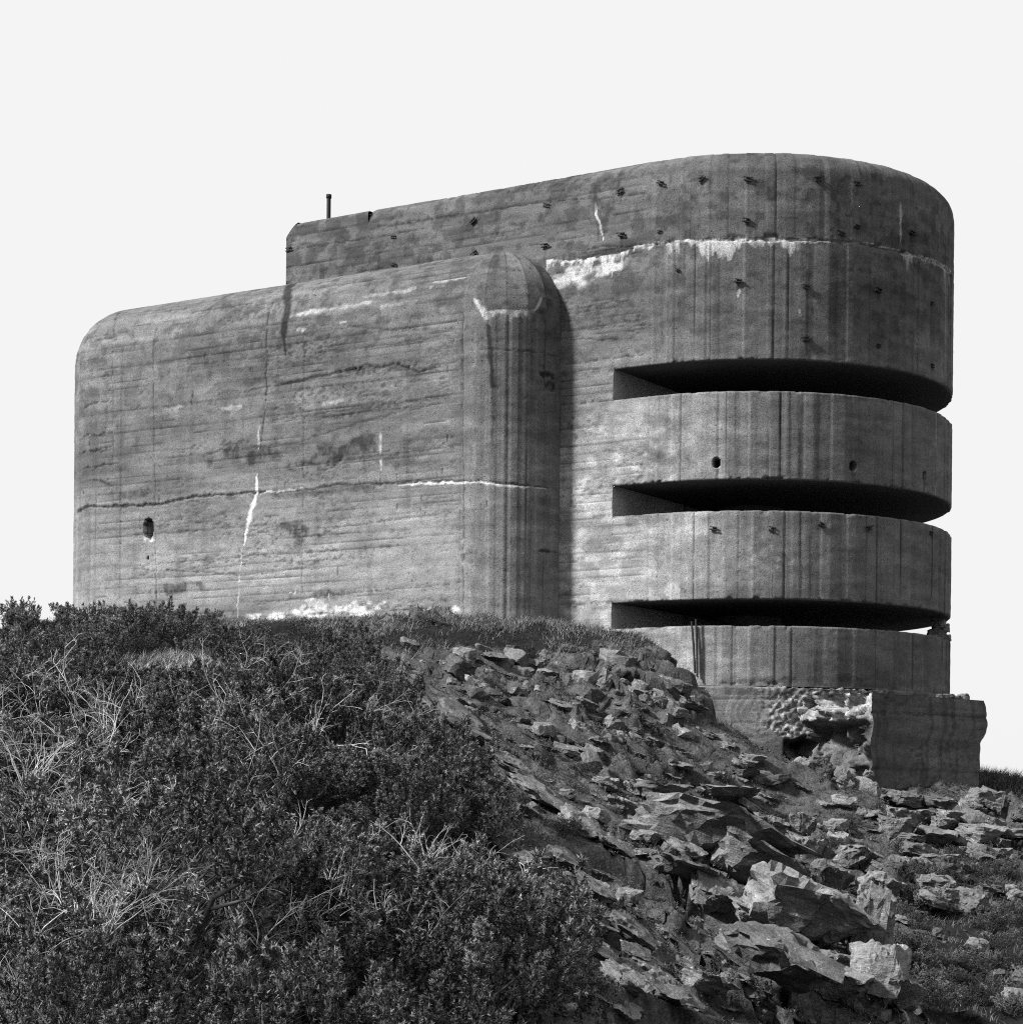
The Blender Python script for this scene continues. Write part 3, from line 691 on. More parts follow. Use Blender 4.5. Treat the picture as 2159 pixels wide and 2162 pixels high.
pts += [(-16, 52, 5.2), (-16, 62, 4.9), (-8, 62, 4.8), (0, 60, 4.8), (4, 57, 3.0), (5.5, 52, 1.2), (-20, 40, 3.2), (-16, 20, -.3), (-12, 8, -2.6), (0, 7, -2.6), (10, 8, -4.2), (18, 20, -5.5), (20, 40, -2), (20, 58, -1), (10, 56, 1.2), (0, 75, 4.5), (-16, 75, 4.5), (14, 72, -3), (22, 75, -8)]
PT = np.array(pts)
def tps_fit(P, lam=.02):
    n = len(P); D = np.hypot(P[:, None, 0]-P[None, :, 0], P[:, None, 1]-P[None, :, 1])
    Kk = np.where(D > 0, D*D*np.log(D+1e-9), 0)+lam*np.eye(n)
    Q = np.c_[np.ones(n), P[:, :2]]; A = np.block([[Kk, Q], [Q.T, np.zeros((3, 3))]])
    return np.linalg.solve(A, np.r_[P[:, 2], 0, 0, 0])
CO = tps_fit(PT)
def tps(a, d):
    s = CO[-3]+CO[-2]*a+CO[-1]*d
    for k in range(len(PT)):
        r2 = (a-PT[k, 0])**2+(d-PT[k, 1])**2; s = s+CO[k]*.5*r2*np.log(r2+1e-12)
    return s
SA, SD = .075, .085
GA = np.arange(-12, 15.01, SA); GD = np.arange(10, 68, SD)
ga, gd = np.meshgrid(GA, GD, indexing='ij')
gz = tps(ga, gd)
def toimg(a, d, z):
    return 965+4020*a/d, 1546-4020*z/d
gx_, gy_ = toimg(ga, gd, gz)
XB_Y = [1100, 1185, 1230, 1300, 1400, 1500, 1600, 1700, 1850, 1960]; XB_X = [520, 560, 690, 740, 790, 880, 930, 990, 1040, 930]
def gorse_edge(y): return np.interp(y, XB_Y, XB_X)
ROCK = sm(gx_-gorse_edge(gy_), -10, 60)*(1-.9*np.exp(-((gy_-1195)/22)**2)*(gx_ < 1260)*(gx_ > 500))
ROCK *= 1-.55*sm(gx_, 1680, 1760)*sm(gy_, 1600, 1680)
ROCK *= (gd < 51.5)
FAR = sm(gd, 52, 55)
# bedding planes: ledges dipping to the right
wz = gz+.25*(fbm(ga*.8, gd*.8, 501, 4)-.5)
c = (wz+.42*ga+.10*gd)/.46; fr = c-np.floor(c)
terr = (sm(fr, .62, .98)-fr)*.46
patch = sm(fbm(ga*.35, gd*.3, 502, 3), .35, .6)
gz = gz+ROCK*(terr*(.35+.6*patch)+.35*(fbm(ga*1.1, gd*1.1, 503, 5)-.5)+.12*(fbm(ga*4, gd*4, 504, 3)-.5))
fc1, gp1 = facet(ga*.85+.35*gd*.9, gd*.75-ga*.25, 520, 1.0); fc2, gp2 = facet(ga*2.3+.8*gd, gd*2.2-ga*.6, 530, 1.0)
sl_ = np.hypot(*np.gradient(tps(ga, gd), SA, SD)); steep = 1/(1+(sl_/.55)**3)
patch = patch*(.15+.85*sm(gx_-gorse_edge(gy_), 70, 230))
gz = gz+ROCK*(.25+.75*patch)*(.06+.94*steep)*(.50*fc1+.20*fc2-.16*np.exp(-(gp1/.07)**2))
gz = gz+(1-ROCK)*(.25*(fbm(ga*.6, gd*.6, 505, 4)-.5)+1.7*(fbm(ga*.7+9, gd*.7, 506, 2)-.5)*(gx_ < gorse_edge(gy_)-20)*np.clip((43-gd)/5, 0, 1)-GR_DROP*(gx_ < gorse_edge(gy_)+20)*(gd < 51))
# keep the ground against the bunker's foot
BX, BY = cam2w(ga, gd)
wxy = cam2w(ga, gd)
inside = ((BX > XL-1.6) & (BX < -2.4) & (BY > -1.5)) | ((BX > -3) & (BX < 0) & (BY > .15)) | (np.hypot(BX, BY-R) < R-.4)
gz = np.where(inside, np.minimum(gz, np.where(BX < -.5, 4.6, 1.0)), gz)
# whole beds stand forward of the ones below them
c2 = (gz+.40*ga+.05*gd+.16*(fbm(ga*1.3, gd*1.3, 511, 4)-.5))/.25; k2 = np.floor(c2)
bed = noise(ga*.55+k2*13.7, k2*5.1+.37, 512); bed2 = noise(ga*2.1+k2*3.7, k2*9.1+.37, 513)
fwd = (.3+.7*steep)*ROCK*(.15+.85*patch)*(.75*bed+.3*bed2-.2)*np.clip((52-gd)/3, 0, 1)*(~inside)
side = ROCK*.25*(noise(ga*1.1+k2*7.7, k2*3.3, 514)-.5)
HX, HY = cam2w(ga+side, gd-fwd)
hill = new_obj('hillside', mesh_np('hillside', np.stack([HX, HY, gz], -1).reshape(-1, 3), grid_faces(*ga.shape), False, {'rock': ROCK}), M_HILL)
tag(hill, kind='structure')
def gz_at(a, d):
    i = np.clip((np.asarray(a, float)-GA[0])/SA, 0, len(GA)-1.001); j = np.clip((np.asarray(d, float)-GD[0])/SD, 0, len(GD)-1.001)
    i0 = i.astype(int); j0 = j.astype(int); fi = i-i0; fj = j-j0
    return (gz[i0, j0]*(1-fi)+gz[i0+1, j0]*fi)*(1-fj)+(gz[i0, j0+1]*(1-fi)+gz[i0+1, j0+1]*fi)*fj
DD = np.arange(12, 62, .06)
def ground(x, y):
    """first point of the hillside on the sight line through a measured mark -> a, d, z"""
    a, b = ray(x, y); zz = gz_at(a*DD, DD)
    k = np.argmax(zz >= b*DD) if (zz >= b*DD).any() else None
    if k is None: return None
    d = DD[k]; return a*d, d, float(zz[k])
M_SEA = m_simple('grey_sea', .06, .15, .01, .3)
quads('sea', [((-4000, -4000, -22), (4000, -4000, -22), (4000, 4000, -22), (-4000, 4000, -22))], M_SEA, None)['kind'] = 'structure'

# ------------------------------------------------------------------ rock
CAMROT = Matrix.Rotation(TH, 4, 'Z')
def rock_mesh(seed, thick=.5, cuts=5, mat=M_ROCK, layer=.05, name='slab', under=0.0, fine=.07):
    r = random.Random(seed); bm = bmesh.new(); n = r.randint(6, 8)
    ang = sorted(2*math.pi*(k+r.uniform(-.3, .3))/n for k in range(n))
    for zz, sc in ((-.5, r.uniform(.75, 1.0)), (.5, r.uniform(.7, .95))):
        for a in ang:
            e = (abs(math.cos(a))**3+abs(math.sin(a))**3)**(-1/3)*.5*sc*r.uniform(.82, 1.08)
            px_, py_ = e*math.cos(a), e*math.sin(a)
            if under and zz < 0: px_ *= 1-.25*under; py_ = py_*(1-.3*under)+.34*under
            bm.verts.new((px_, py_, zz*thick*r.uniform(.75, 1.05)))
    for a in ang[::2] if not under else []:
        bm.verts.new((.5*math.cos(a+.3), .5*math.sin(a+.3), r.uniform(-.3, .3)*thick))
    res = bmesh.ops.convex_hull(bm, input=bm.verts)
    bmesh.ops.delete(bm, geom=[g for g in res['geom_interior'] if isinstance(g, bmesh.types.BMVert)], context='VERTS')
    for k in range(cuts):
        es = [e for e in bm.edges if e.calc_length() > fine]
        if not es: break
        bmesh.ops.subdivide_edges(bm, edges=es, cuts=1); bmesh.ops.triangulate(bm, faces=bm.faces)
        if len(bm.faces) > 3200: break
    me = bpy.data.meshes.new(name); bm.to_mesh(me); bm.free()
    V = np.empty(len(me.vertices)*3); me.vertices.foreach_get('co', V); V = V.reshape(-1, 3)
    s_ = seed*3.7
    rad = np.maximum(np.hypot(V[:, 0], V[:, 1]), .05)
    an = np.arctan2(V[:, 1], V[:, 0]); kz = np.floor(V[:, 2]/thick*4.5+s_+.6*(noise(V[:, 0]*4+s_, V[:, 1]*4, seed)-.5))
    st = (noise(an*2.2+kz*5.3, kz*3.7, seed)-.6)*2.6*layer+(noise(an*7+kz*2.1, kz*1.7, seed+5)-.5)*1.2*layer
    f1, _ = facet(an*2.0+s_, V[:, 2]/thick*2.2, seed+6, .8)
    f = 1+(st+f1*layer*1.6)*sm(rad, .22, .40)
    V[:, 0] *= f; V[:, 1] *= f
    ft, gt = facet(V[:, 0]*3.2+s_, V[:, 1]*3.2, seed+7, 1.2)
    V[:, 2] += ft*.16*thick+(fbm(V[:, 0]*3+s_, V[:, 1]*3, seed+1, 4)-.5)*.22*thick+(noise(V[:, 0]*12+s_, V[:, 1]*12, seed+2)-.5)*.07*thick
    V[:, 0] += (fbm(V[:, 1]*5, V[:, 2]*7+s_, seed+3, 3)-.5)*.10; V[:, 1] += (fbm(V[:, 0]*5+s_, V[:, 2]*7, seed+4, 3)-.5)*.10
    me.vertices.foreach_set('co', V.ravel().astype(np.float32)); me.materials.append(mat); me.update(); return me
def stone_low(seed, mat=M_STONE, name='stone', cuts=2):
    return rock_mesh(seed, random.Random(seed).uniform(.35, .75), cuts, mat, .05, name, fine=.2)
SLABS = [rock_mesh(i+1, (.45, .6, .35, .8)[i % 4]) for i in range(10)]
LEDGES = [rock_mesh(i+200, (.42, .34, .5)[i % 3], under=(1.0, .7, .85, .5)[i % 4], layer=.10) for i in range(10)]
STONES = [stone_low(i+50) for i in range(12)]
def put_rock(me, name, parent, x, y, wpx, hpx, tilt=18, ratio=.9, rz=0, pitch=8, sink=.0, lift=0, d=None):
    g = ground(x, y)
    if g is None and d is None: return None
    if d is None: a, d, z = g
    else:
        a_, b_ = ray(x, y); a, z = a_*d, b_*d
    wm, hm = wpx*d/4020, hpx*d/4020
    X, Y = cam2w(a, d+sink*wm)
    o = new_obj(name, me, None, parent)
    th = max(abs(v.co.z) for v in me.vertices)*2
    M = Matrix.Translation((X, Y, z+lift)) @ CAMROT @ Matrix.Rotation(math.radians(tilt), 4, 'Y') @ Matrix.Rotation(math.radians(pitch), 4, 'X') @ Matrix.Rotation(rz, 4, 'Z') @ Matrix.Diagonal((wm, wm*ratio, hm/th, 1))
    o.matrix_world = M
    return o
# the big slabs of the outcrop in the middle of the slope
OUT = empty('rock_outcrop', cam2w(2.5, 30)+(0,)); OUT.location = (0, 0, 0)
tag(OUT, 'jagged layered rock outcrop with overhanging slabs on the slope below the tower', 'rock')
BIG = [(1345, 1640, 400, 118, 22, .9), (1245, 1600, 130, 80, 15, 1.1), (1325, 1560, 150, 45, 10, 1.2), (1300, 1585, 150, 40, 6, 1.2), (1430, 1680, 260, 80, 26, .8), (1510, 1800, 310, 140, 18, .9), (1440, 1775, 180, 60, 16, 1.1),
       (1640, 1835, 95, 170, 9, .8), (1655, 1905, 110, 120, 2, .9), (1600, 1755, 90, 70, 8, .9), (1455, 1890, 300, 120, 22, .9), (1580, 1910, 150, 80, 12, 1.0), (1345, 1755, 130, 100, 20, .9), (1390, 1840, 120, 70, 20, 1.0), (1290, 1700, 170, 45, 22, 1.0),
       (1510, 1580, 70, 55, 4, 1.0), (1450, 1580, 80, 50, 8, 1.0), (1520, 1630, 90, 60, 8, 1.0), (1440, 1625, 110, 60, 14, 1.0), (1560, 1690, 110, 70, 14, 1.0), (1610, 1650, 100, 60, 20, 1.0), (1480, 1710, 110, 40, 16, 1.0), (1380, 1510, 150, 34, 6, 1.2), (1240, 1510, 160, 36, 8, 1.2), (1300, 1535, 130, 30, 6, 1.2),
       (1180, 1545, 120, 40, 20, 1.1), (1330, 1900, 120, 60, 22, 1.0), (1560, 1850, 130, 60, 14, 1.0), (1700, 1920, 110, 70, 10, 1.0), (1660, 1700, 110, 60, 22, 1.0), (1740, 1560, 90, 36, 8, 1.0), (1800, 1560, 100, 40, 6, 1.0), (1690, 1580, 90, 44, 12, 1.0), (1850, 1590, 110, 40, 6, 1.0), (1760, 1600, 110, 44, 10, 1.0)]
r_ = random.Random(11)
for i, (x, y, w_, h_, t, ra) in enumerate(BIG):
    pit = {(1345, 1640): -7, (1430, 1680): -8, (1245, 1600): -6, (1420, 1668): -8, (1325, 1560): -2, (1300, 1585): -4, (1510, 1800): 8, (1455, 1890): 13, (1345, 1755): 14, (1640, 1825): 6}.get((x, y), r_.uniform(-4, 8))
    put_rock((LEDGES if w_ > 60 and h_ < w_ else SLABS)[i % 10], 'slab', OUT, x, y, w_*1.05, h_*.98, t+r_.uniform(-4, 4), ra, r_.uniform(-.35, .35), pit, sink=-.12 if w_ > 90 else 0, lift=h_*.004)
for i in range(165):
    x = r_.uniform(1000, 1935); y = r_.uniform(1400, 1930)
    if x > 1690 and y > 1640 and r_.random() < .7: continue
    if x < float(gorse_edge(y))+60 or (x > 1330 and y < 1440+(x-1335)*.25): continue
    w_ = r_.choice([34, 46, 60, 80, 105]); put_rock(LEDGES[i % 10], 'slab', OUT, x, y, w_, w_*r_.uniform(.16, .36), r_.gauss(20, 7), r_.uniform(.7, 1.2), r_.uniform(-.6, .6), r_.gauss(8, 7), sink=.1)
for i in range(60):
    x = r_.uniform(1680, 1940); y = r_.uniform(1515, 1740)
    w_ = r_.choice([28, 38, 50, 66, 90]); put_rock((LEDGES+SLABS)[(i*3) % 20], 'slab', OUT, x, y, w_, w_*r_.uniform(.25, .6), r_.gauss(12, 8), r_.uniform(.7, 1.1), r_.uniform(-.6, .6), r_.gauss(-2, 7), sink=-.05, lift=w_*.002)
# pale smooth bedrock slabs dipping to the right beside the scrub
LED = empty('rock_ledge'); tag(LED, 'pale smooth bedrock slabs dipping down beside the edge of the scrub', 'rock')
for i, (x, y, w_, h_, t) in enumerate([(830, 1358, 210, 70, 30), (875, 1400, 130, 50, 28), (770, 1330, 90, 40, 26), (1010, 1515, 170, 50, 34), (1090, 1575, 120, 60, 36), (960, 1470, 120, 36, 32), (1060, 1640, 100, 50, 34), (1120, 1700, 120, 50, 34), (1190, 1780, 140, 46, 36), (1160, 1640, 100, 40, 34), (1000, 1880, 150, 50, 34), (930, 1900, 150, 70, 34), (1230, 1860, 120, 40, 32), (1260, 1790, 90, 40, 34), (1180, 1880, 130, 50, 30), (1260, 1920, 140, 60, 28), (1130, 1830, 100, 40, 30), (1200, 1830, 90, 36, 30), (1300, 1860, 110, 50, 28), (1160, 1930, 120, 50, 30)]):
    put_rock(LEDGES[(i*3+1) % 10], 'slab', LED, x, y, w_, h_*.8, t, 1.0, r_.uniform(-.4, .4), r_.uniform(8, 18), sink=.10, lift=.12)
# bank of stones under the crest
BANK = empty('stone_bank'); tag(BANK, 'bank of tumbled stones and boulders under the grassy crest before the tower', 'rock')
for i, (x, y, w_, h_, t) in enumerate([(1045, 1248, 70, 40, 4), (965, 1280, 140, 26, 24), (950, 1250, 46, 34, 20), (1110, 1292, 74, 40, 8), (1150, 1285, 60, 50, 30), (1080, 1290, 40, 44, 0), (1190, 1250, 40, 26, 10), (1135, 1252, 50, 24, 0), (1165, 1240, 40, 22, 0), (1105, 1240, 40, 22, 0), (1245, 1322, 64, 36, 22), (1280, 1345, 90, 30, 34), (1300, 1268, 80, 40, 40), (1315, 1310, 60, 50, 40), (1260, 1290, 60, 34, 20), (1205, 1300, 44, 40, 20), (930, 1310, 50, 26, 24), (900, 1290, 70, 20, 26), (1230, 1410, 34, 30, 20), (1190, 1380, 80, 26, 20), (1110, 1360, 70, 30, 20), (1150, 1390, 60, 26, 20), (1210, 1345, 50, 20, 10), (1380, 1410, 80, 34, 30), (1290, 1440, 60, 24, 14), (850, 1255, 60, 22, 8), (1310, 1480, 70, 22, 10), (1350, 1450, 60, 26, 14), (1440, 1470, 80, 36, 20), (1420, 1510, 70, 30, 20), (1000, 1265, 40, 26, 10), (1330, 1400, 60, 26, 24)]):
    put_rock((SLABS+STONES)[(i*5+2) % 22], 'boulder', BANK, x, y, w_, h_*.85, t, .9, r_.uniform(0, 6.28) if w_ < 100 else r_.uniform(-.3, .3), r_.uniform(0, 14), sink=.2)
k = 0
while k < 150:
    x = r_.uniform(760, 1420); y = r_.uniform(1222, 1560)
    if x < float(gorse_edge(y))+25 or (x > 1320 and y < 1400+(x-1320)*.4): continue
    if y < 1240 and x < 1050: continue
    w_ = r_.choice([20, 26, 32, 40, 52, 66]); k += 1
    flat_ = y > 1400 or r_.random() < .4
    put_rock((LEDGES if flat_ else STONES+SLABS)[(k*7) % 10], 'boulder', BANK, x, y, w_, w_*(r_.uniform(.18, .36) if flat_ else r_.uniform(.4, .75)), r_.gauss(18, 9), r_.uniform(.7, 1.1), r_.uniform(-.7, .7) if flat_ else r_.uniform(0, 6.28), r_.gauss(2, 8), sink=-.05, lift=w_*.0018)
# rock under the broken foundation
FR = empty('foundation_rock'); tag(FR, 'rugged fractured rock face exposed beneath the broken concrete foundation', 'rock')
for i in range(14):
    x = r_.uniform(1490, 1640); y = r_.uniform(1440, 1510)
    if y < 1360+(1640-x)*.1 and x < 1540: continue
    w_ = r_.uniform(24, 62); put_rock(SLABS[i % 10], 'boulder', FR, x, y, w_, w_*r_.uniform(.4, .8), r_.uniform(10, 40), .9, r_.uniform(-.6, .6), r_.uniform(-10, 20), d=46.9-.006*(y-1350)+r_.uniform(-.15, .25))
# loose stones (the larger ones singly) and finer rubble
rs = np.random.default_rng(21); n = 0
def rock_w(x, y):
    e = float(gorse_edge(y)); 
    if x < e+15: return 0
    if y < 1225 and x < 1280: return .1
    if x > 1690 and y > 1620: return .5
    if 1080 < x < 1420 and 1400 < y < 1540: return 1.0
    return .6
while n < 300:
    x = rs.uniform(740, 1935); y = rs.uniform(1215, 1935)
    if x > 1335 and y < 1420 + (x-1335)*.25: continue
    if rs.random() > rock_w(x, y): continue
    w_ = rs.choice([16, 20, 26, 34, 44, 56], p=[.2, .25, .22, .16, .1, .07])
    if put_rock(STONES[n % 12], 'stone', hill, x, y, w_, w_*rs.uniform(.25, .6), rs.normal(18, 14), rs.uniform(.7, 1.2), rs.uniform(0, 6.28), rs.normal(6, 12), sink=-.05, lift=w_*.0015) is not None: n += 1
def bake(meshes, count, place, name, parent, mat):
    """many small copies joined into one mesh"""
    MV = []
    for me in meshes:
        V = np.empty(len(me.vertices)*3); me.vertices.foreach_get('co', V); T = np.array([p.vertices[:] for p in me.polygons]); MV.append((V.reshape(-1, 3), T))
    Vs = []; Fs = []; off = 0; k = 0; tries = 0
    while k < count and tries < count*6:
        tries += 1; M = place()
        if M is None: continue
        V, T = MV[k % len(MV)]; M = np.array(M); Vs.append(V@M[:3, :3].T+M[:3, 3]); Fs.append(T+off); off += len(V); k += 1
    o = new_obj(name, mesh_np(name, np.concatenate(Vs), np.concatenate(Fs)), mat, parent); o['kind'] = 'stuff'; return o
def tiny(seed):
    r = random.Random(seed); bm = bmesh.new()
    for k in range(9): bm.verts.new((r.uniform(-.5, .5), r.uniform(-.5, .5), r.uniform(-.3, .3)))
    res = bmesh.ops.convex_hull(bm, input=bm.verts); bmesh.ops.delete(bm, geom=[g for g in res['geom_interior'] if isinstance(g, bmesh.types.BMVert)], context='VERTS')
    bmesh.ops.triangulate(bm, faces=bm.faces)
    me = bpy.data.meshes.new('tiny'); bm.to_mesh(me); bm.free(); return me
gi_x = gx_; 
cand = np.argwhere((ROCK > .25) & (gd < 50) & (gx_ > 700) & (gx_ < 1990) & (gy_ < 1990) & ~inside)
def place_rub():
    i, j = cand[rs.integers(len(cand))]
    if rs.random() > ROCK[i, j]*(gd[i, j]/50)**1.2+.15: return None
    a = ga[i, j]+rs.uniform(-.05, .05); d = gd[i, j]+rs.uniform(-.05, .05); X, Y = cam2w(a, d)
    s = rs.choice([3.5, 5, 8, 12], p=[.25, .4, .25, .1])*d/4020*1.3
    return Matrix.Translation((X, Y, float(gz_at(a, d))+s*.1)) @ CAMROT @ Matrix.Rotation(rs.normal(.3, .35), 4, 'Y') @ Matrix.Rotation(rs.normal(.1, .3), 4, 'X') @ Matrix.Rotation(rs.uniform(0, 6.28), 4, 'Z') @ Matrix.Diagonal((s, s*rs.uniform(.6, 1), s*rs.uniform(.4, .8), 1))
bake([tiny(i) for i in range(10)], 9000, place_rub, 'rubble', hill, M_STONE)

# ------------------------------------------------------------------ gorse
def shoots(P, D, L, rng_, nn=20, nl=.045, wd=.008, tone=None):
    """needle-clad shoots: base points P, directions D (n,3), lengths L -> V, F, tone"""
    n = len(P); t = (np.arange(nn)+.5)/nn; t = .1+.9*t
    ref = np.where(np.abs(D[:, 2:3]) < .9, np.array([[0, 0, 1.]]), np.array([[1., 0, 0]]))
    A = np.cross(D, ref); A /= np.linalg.norm(A, axis=1, keepdims=True); B_ = np.cross(D, A)
    az = np.arange(nn)*2.399+rng_.uniform(0, 6.28, (n, 1))
    perp = A[:, None]*np.cos(az)[..., None]+B_[:, None]*np.sin(az)[..., None]
    base = P[:, None]+D[:, None]*(t*L[:, None])[..., None]
    nd_ = D[:, None]*.62+perp*.78+rng_.normal(0, .12, (n, nn, 3))
    ln = nl*(1.15-.6*t)*rng_.uniform(.7, 1.2, (n, nn))
    side = np.cross(nd_, perp+rng_.normal(0, .5, (n, nn, 3))); side /= np.linalg.norm(side, axis=-1, keepdims=True)+1e-9
    v0 = base-side*wd/2; v1 = base+side*wd/2; v2 = base+nd_*ln[..., None]
    V = np.stack([v0, v1, v2], 2).reshape(-1, 3); Fc = np.arange(len(V)).reshape(-1, 3)
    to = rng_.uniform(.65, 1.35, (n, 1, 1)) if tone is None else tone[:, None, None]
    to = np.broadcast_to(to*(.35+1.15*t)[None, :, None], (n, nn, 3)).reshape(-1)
    return V, Fc, to
def bush_mesh(seed, plumes=19, per=54):
    """gorse: pointed plumes of short needle-clad shoots, dark gaps between them"""
    g = np.random.default_rng(seed); Ps, Ds, Ls, To = [], [], [], []
    for k in range(plumes):
        a = k*2.4+g.uniform(-.4, .4); r = math.sqrt((k+.4)/plumes)*.86
        ax_ = np.array([math.cos(a)*r*.75, math.sin(a)*r*.75, 1.0]); ax_ += g.normal(0, .16, 3); ax_ /= np.linalg.norm(ax_)
        tip = np.array([r*math.cos(a), r*math.sin(a), .30+.70*math.sqrt(max(0, 1-r*r))*g.uniform(.5, 1.3)])
        Lp = g.uniform(.36, .6); wdt = g.uniform(.09, .16); n = int(per*g.uniform(.8, 1.2))
        t = g.uniform(0, 1, n)**.85
        d = g.normal(0, 1, (n, 3)); d -= (d@ax_)[:, None]*ax_; d /= np.linalg.norm(d, axis=1, keepdims=True)
        p = tip-ax_*(Lp*(1-t))[:, None]+d*((1-t)**.8*wdt)[:, None]*g.uniform(.4, 1, (n, 1))
        dd = ax_*(.5+.7*t)[:, None]+d*(1.0-.5*t)[:, None]+g.normal(0, .18, (n, 3)); dd /= np.linalg.norm(dd, axis=1, keepdims=True)
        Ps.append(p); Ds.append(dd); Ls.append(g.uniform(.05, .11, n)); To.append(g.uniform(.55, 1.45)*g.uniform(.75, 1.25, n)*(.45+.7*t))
    m = 110; q = g.normal(0, .38, (m, 3)); q[:, 2] = np.abs(q[:, 2])*.35; dq = g.normal(0, 1, (m, 3)); dq[:, 2] = np.abs(dq[:, 2]); dq /= np.linalg.norm(dq, axis=1, keepdims=True)
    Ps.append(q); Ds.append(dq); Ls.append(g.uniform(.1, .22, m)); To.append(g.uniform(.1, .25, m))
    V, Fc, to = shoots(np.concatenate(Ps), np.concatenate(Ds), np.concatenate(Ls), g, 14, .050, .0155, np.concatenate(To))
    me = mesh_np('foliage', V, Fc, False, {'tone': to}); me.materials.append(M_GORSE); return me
def stem_mesh(seed):
    g = random.Random(seed); V = []; Fc = []
    for k in range(9):
        a = g.uniform(0, 6.28); r = g.uniform(.3, .65); top = Vector((r*math.cos(a), r*math.sin(a), g.uniform(.3, .6)))
        mid = top*.5+Vector((g.uniform(-.1, .1), g.uniform(-.1, .1), .08)); v, f = tube([(0, 0, -.25), mid, top], [.03, .018, .007], 5)
        Fc += [tuple(i+len(V) for i in q_) for q_ in f]; V += v
    me = mesh_np('stems', V, Fc); me.materials.append(M_STEM); return me
BUSH = [bush_mesh(i+900) for i in range(8)]; STEM = [stem_mesh(i) for i in range(3)]
gb = np.random.default_rng(77); nb = 0
def put_bush(a, d, s, sz, label, group, variant=None, name='gorse_bush', lift=0):
    global nb
    X, Y = cam2w(a, d); o = empty(name, (X, Y, float(gz_at(a, d))+lift), gb.uniform(0, 6.28)); o.scale = (s, s, s*sz)
    tag(o, label, 'bush', group)
    k = nb if variant is None else variant
    new_obj('foliage', BUSH[k % 8], None, o); new_obj('stems', STEM[k % 3], None, o); nb += 1
    return o
d = 13.2
while d < 55:
    step = .95+.006*d
    for a in np.arange(-.30*d, .09*d+1, step):
        aa = a+gb.uniform(-.35, .35); dd = d+gb.uniform(-.35, .35); z = float(gz_at(aa, dd))
        x, y = toimg(aa, dd, z+.45)
        if x < -90 or x > float(gorse_edge(y))-14 or y > 2040: continue
        wx, wy = cam2w(aa, dd)
        if wy > -RB-.9 and wx > XL-2: continue
        if 195 < x < 440 and 1222 < y < 1300: continue
        if x > 420 and y < 1215: continue
        if 60 < x < 500 and y > 1770 and gb.random() < .35: continue
        s = gb.uniform(.68, 1.25)*(1 if dd < 33 else .78)
        if 40 < dd and y < 1200: lab, grp = 'dark gorse bush in the row on the skyline before the blank wall', 'gorse along the skyline'; s *= .55
        elif x > float(gorse_edge(y))-110: lab, grp = ('gorse bush on the thicket\'s right edge beside the rocks, high on the slope' if y < 1450 else 'gorse bush on the thicket\'s right edge beside the rocks, low in the picture'), 'gorse along the rocks'
        elif dd > 36: lab, grp = 'gorse bush high in the thicket, just below the skyline row', 'gorse on the upper slope'
        elif dd > 27: lab, grp = ('dense gorse bush half way up the slope at the far left' if x < 330 else 'dense gorse bush half way up the slope in the middle of the thicket'), 'gorse half way up'
        elif dd > 19: lab, grp = ('large gorse bush among bare branches at the left' if x < 400 else 'large gorse bush among bare branches in the middle of the thicket'), 'gorse on the lower slope'
        else: lab, grp = ('big gorse bush nearest the camera in the bottom left corner' if x < 330 else 'big gorse bush nearest the camera along the bottom of the picture'), 'gorse in the foreground'
        put_bush(aa, dd, s, gb.uniform(.75, 1.3), lab, grp)
    d += step*.86
for (x, y, s) in ((128, 1178, .55), (180, 1172, .6), (262, 1170, .6), (330, 1172, .65), (385, 1178, .5), (40, 1180, .6), (575, 1190, .45), (230, 1174, .5)):
    a_, b_ = ray(x, y); d = 48.0; put_bush(a_*d, d, s, 1.3, 'upright gorse tuft standing out on the skyline against sky and wall', 'gorse tufts on the skyline', lift=b_*d-float(gz_at(a_*d, d))-.42)
for k in range(120):
    if k < 75: x, y = gb.uniform(1690, 1930), gb.uniform(1600, 1925)
    else: x, y = gb.uniform(900, 1640), gb.uniform(1380, 1900)
    if x < float(gorse_edge(y))+30 or (x > 1330 and y < 1450+(x-1335)*.25): continue
    g_ = ground(x, y)
    if g_ is None: continue
    put_bush(g_[0], g_[1], gb.uniform(.22, .42), .8, ('low dark shrub on the right slope '+('below the plinth, ' if y < 1700 else 'half way down, ' if y < 1810 else 'near the bottom right corner, ')+('beside the rocks' if x < 1790 else 'towards the picture edge')) if k < 75 else ('low dark shrub between the rocks '+('high on the slope' if y < 1560 else 'in the middle of the slope' if y < 1720 else 'low on the slope')), 'low shrubs on the right slope' if k < 75 else 'low shrubs among the rocks', name='low_shrub')

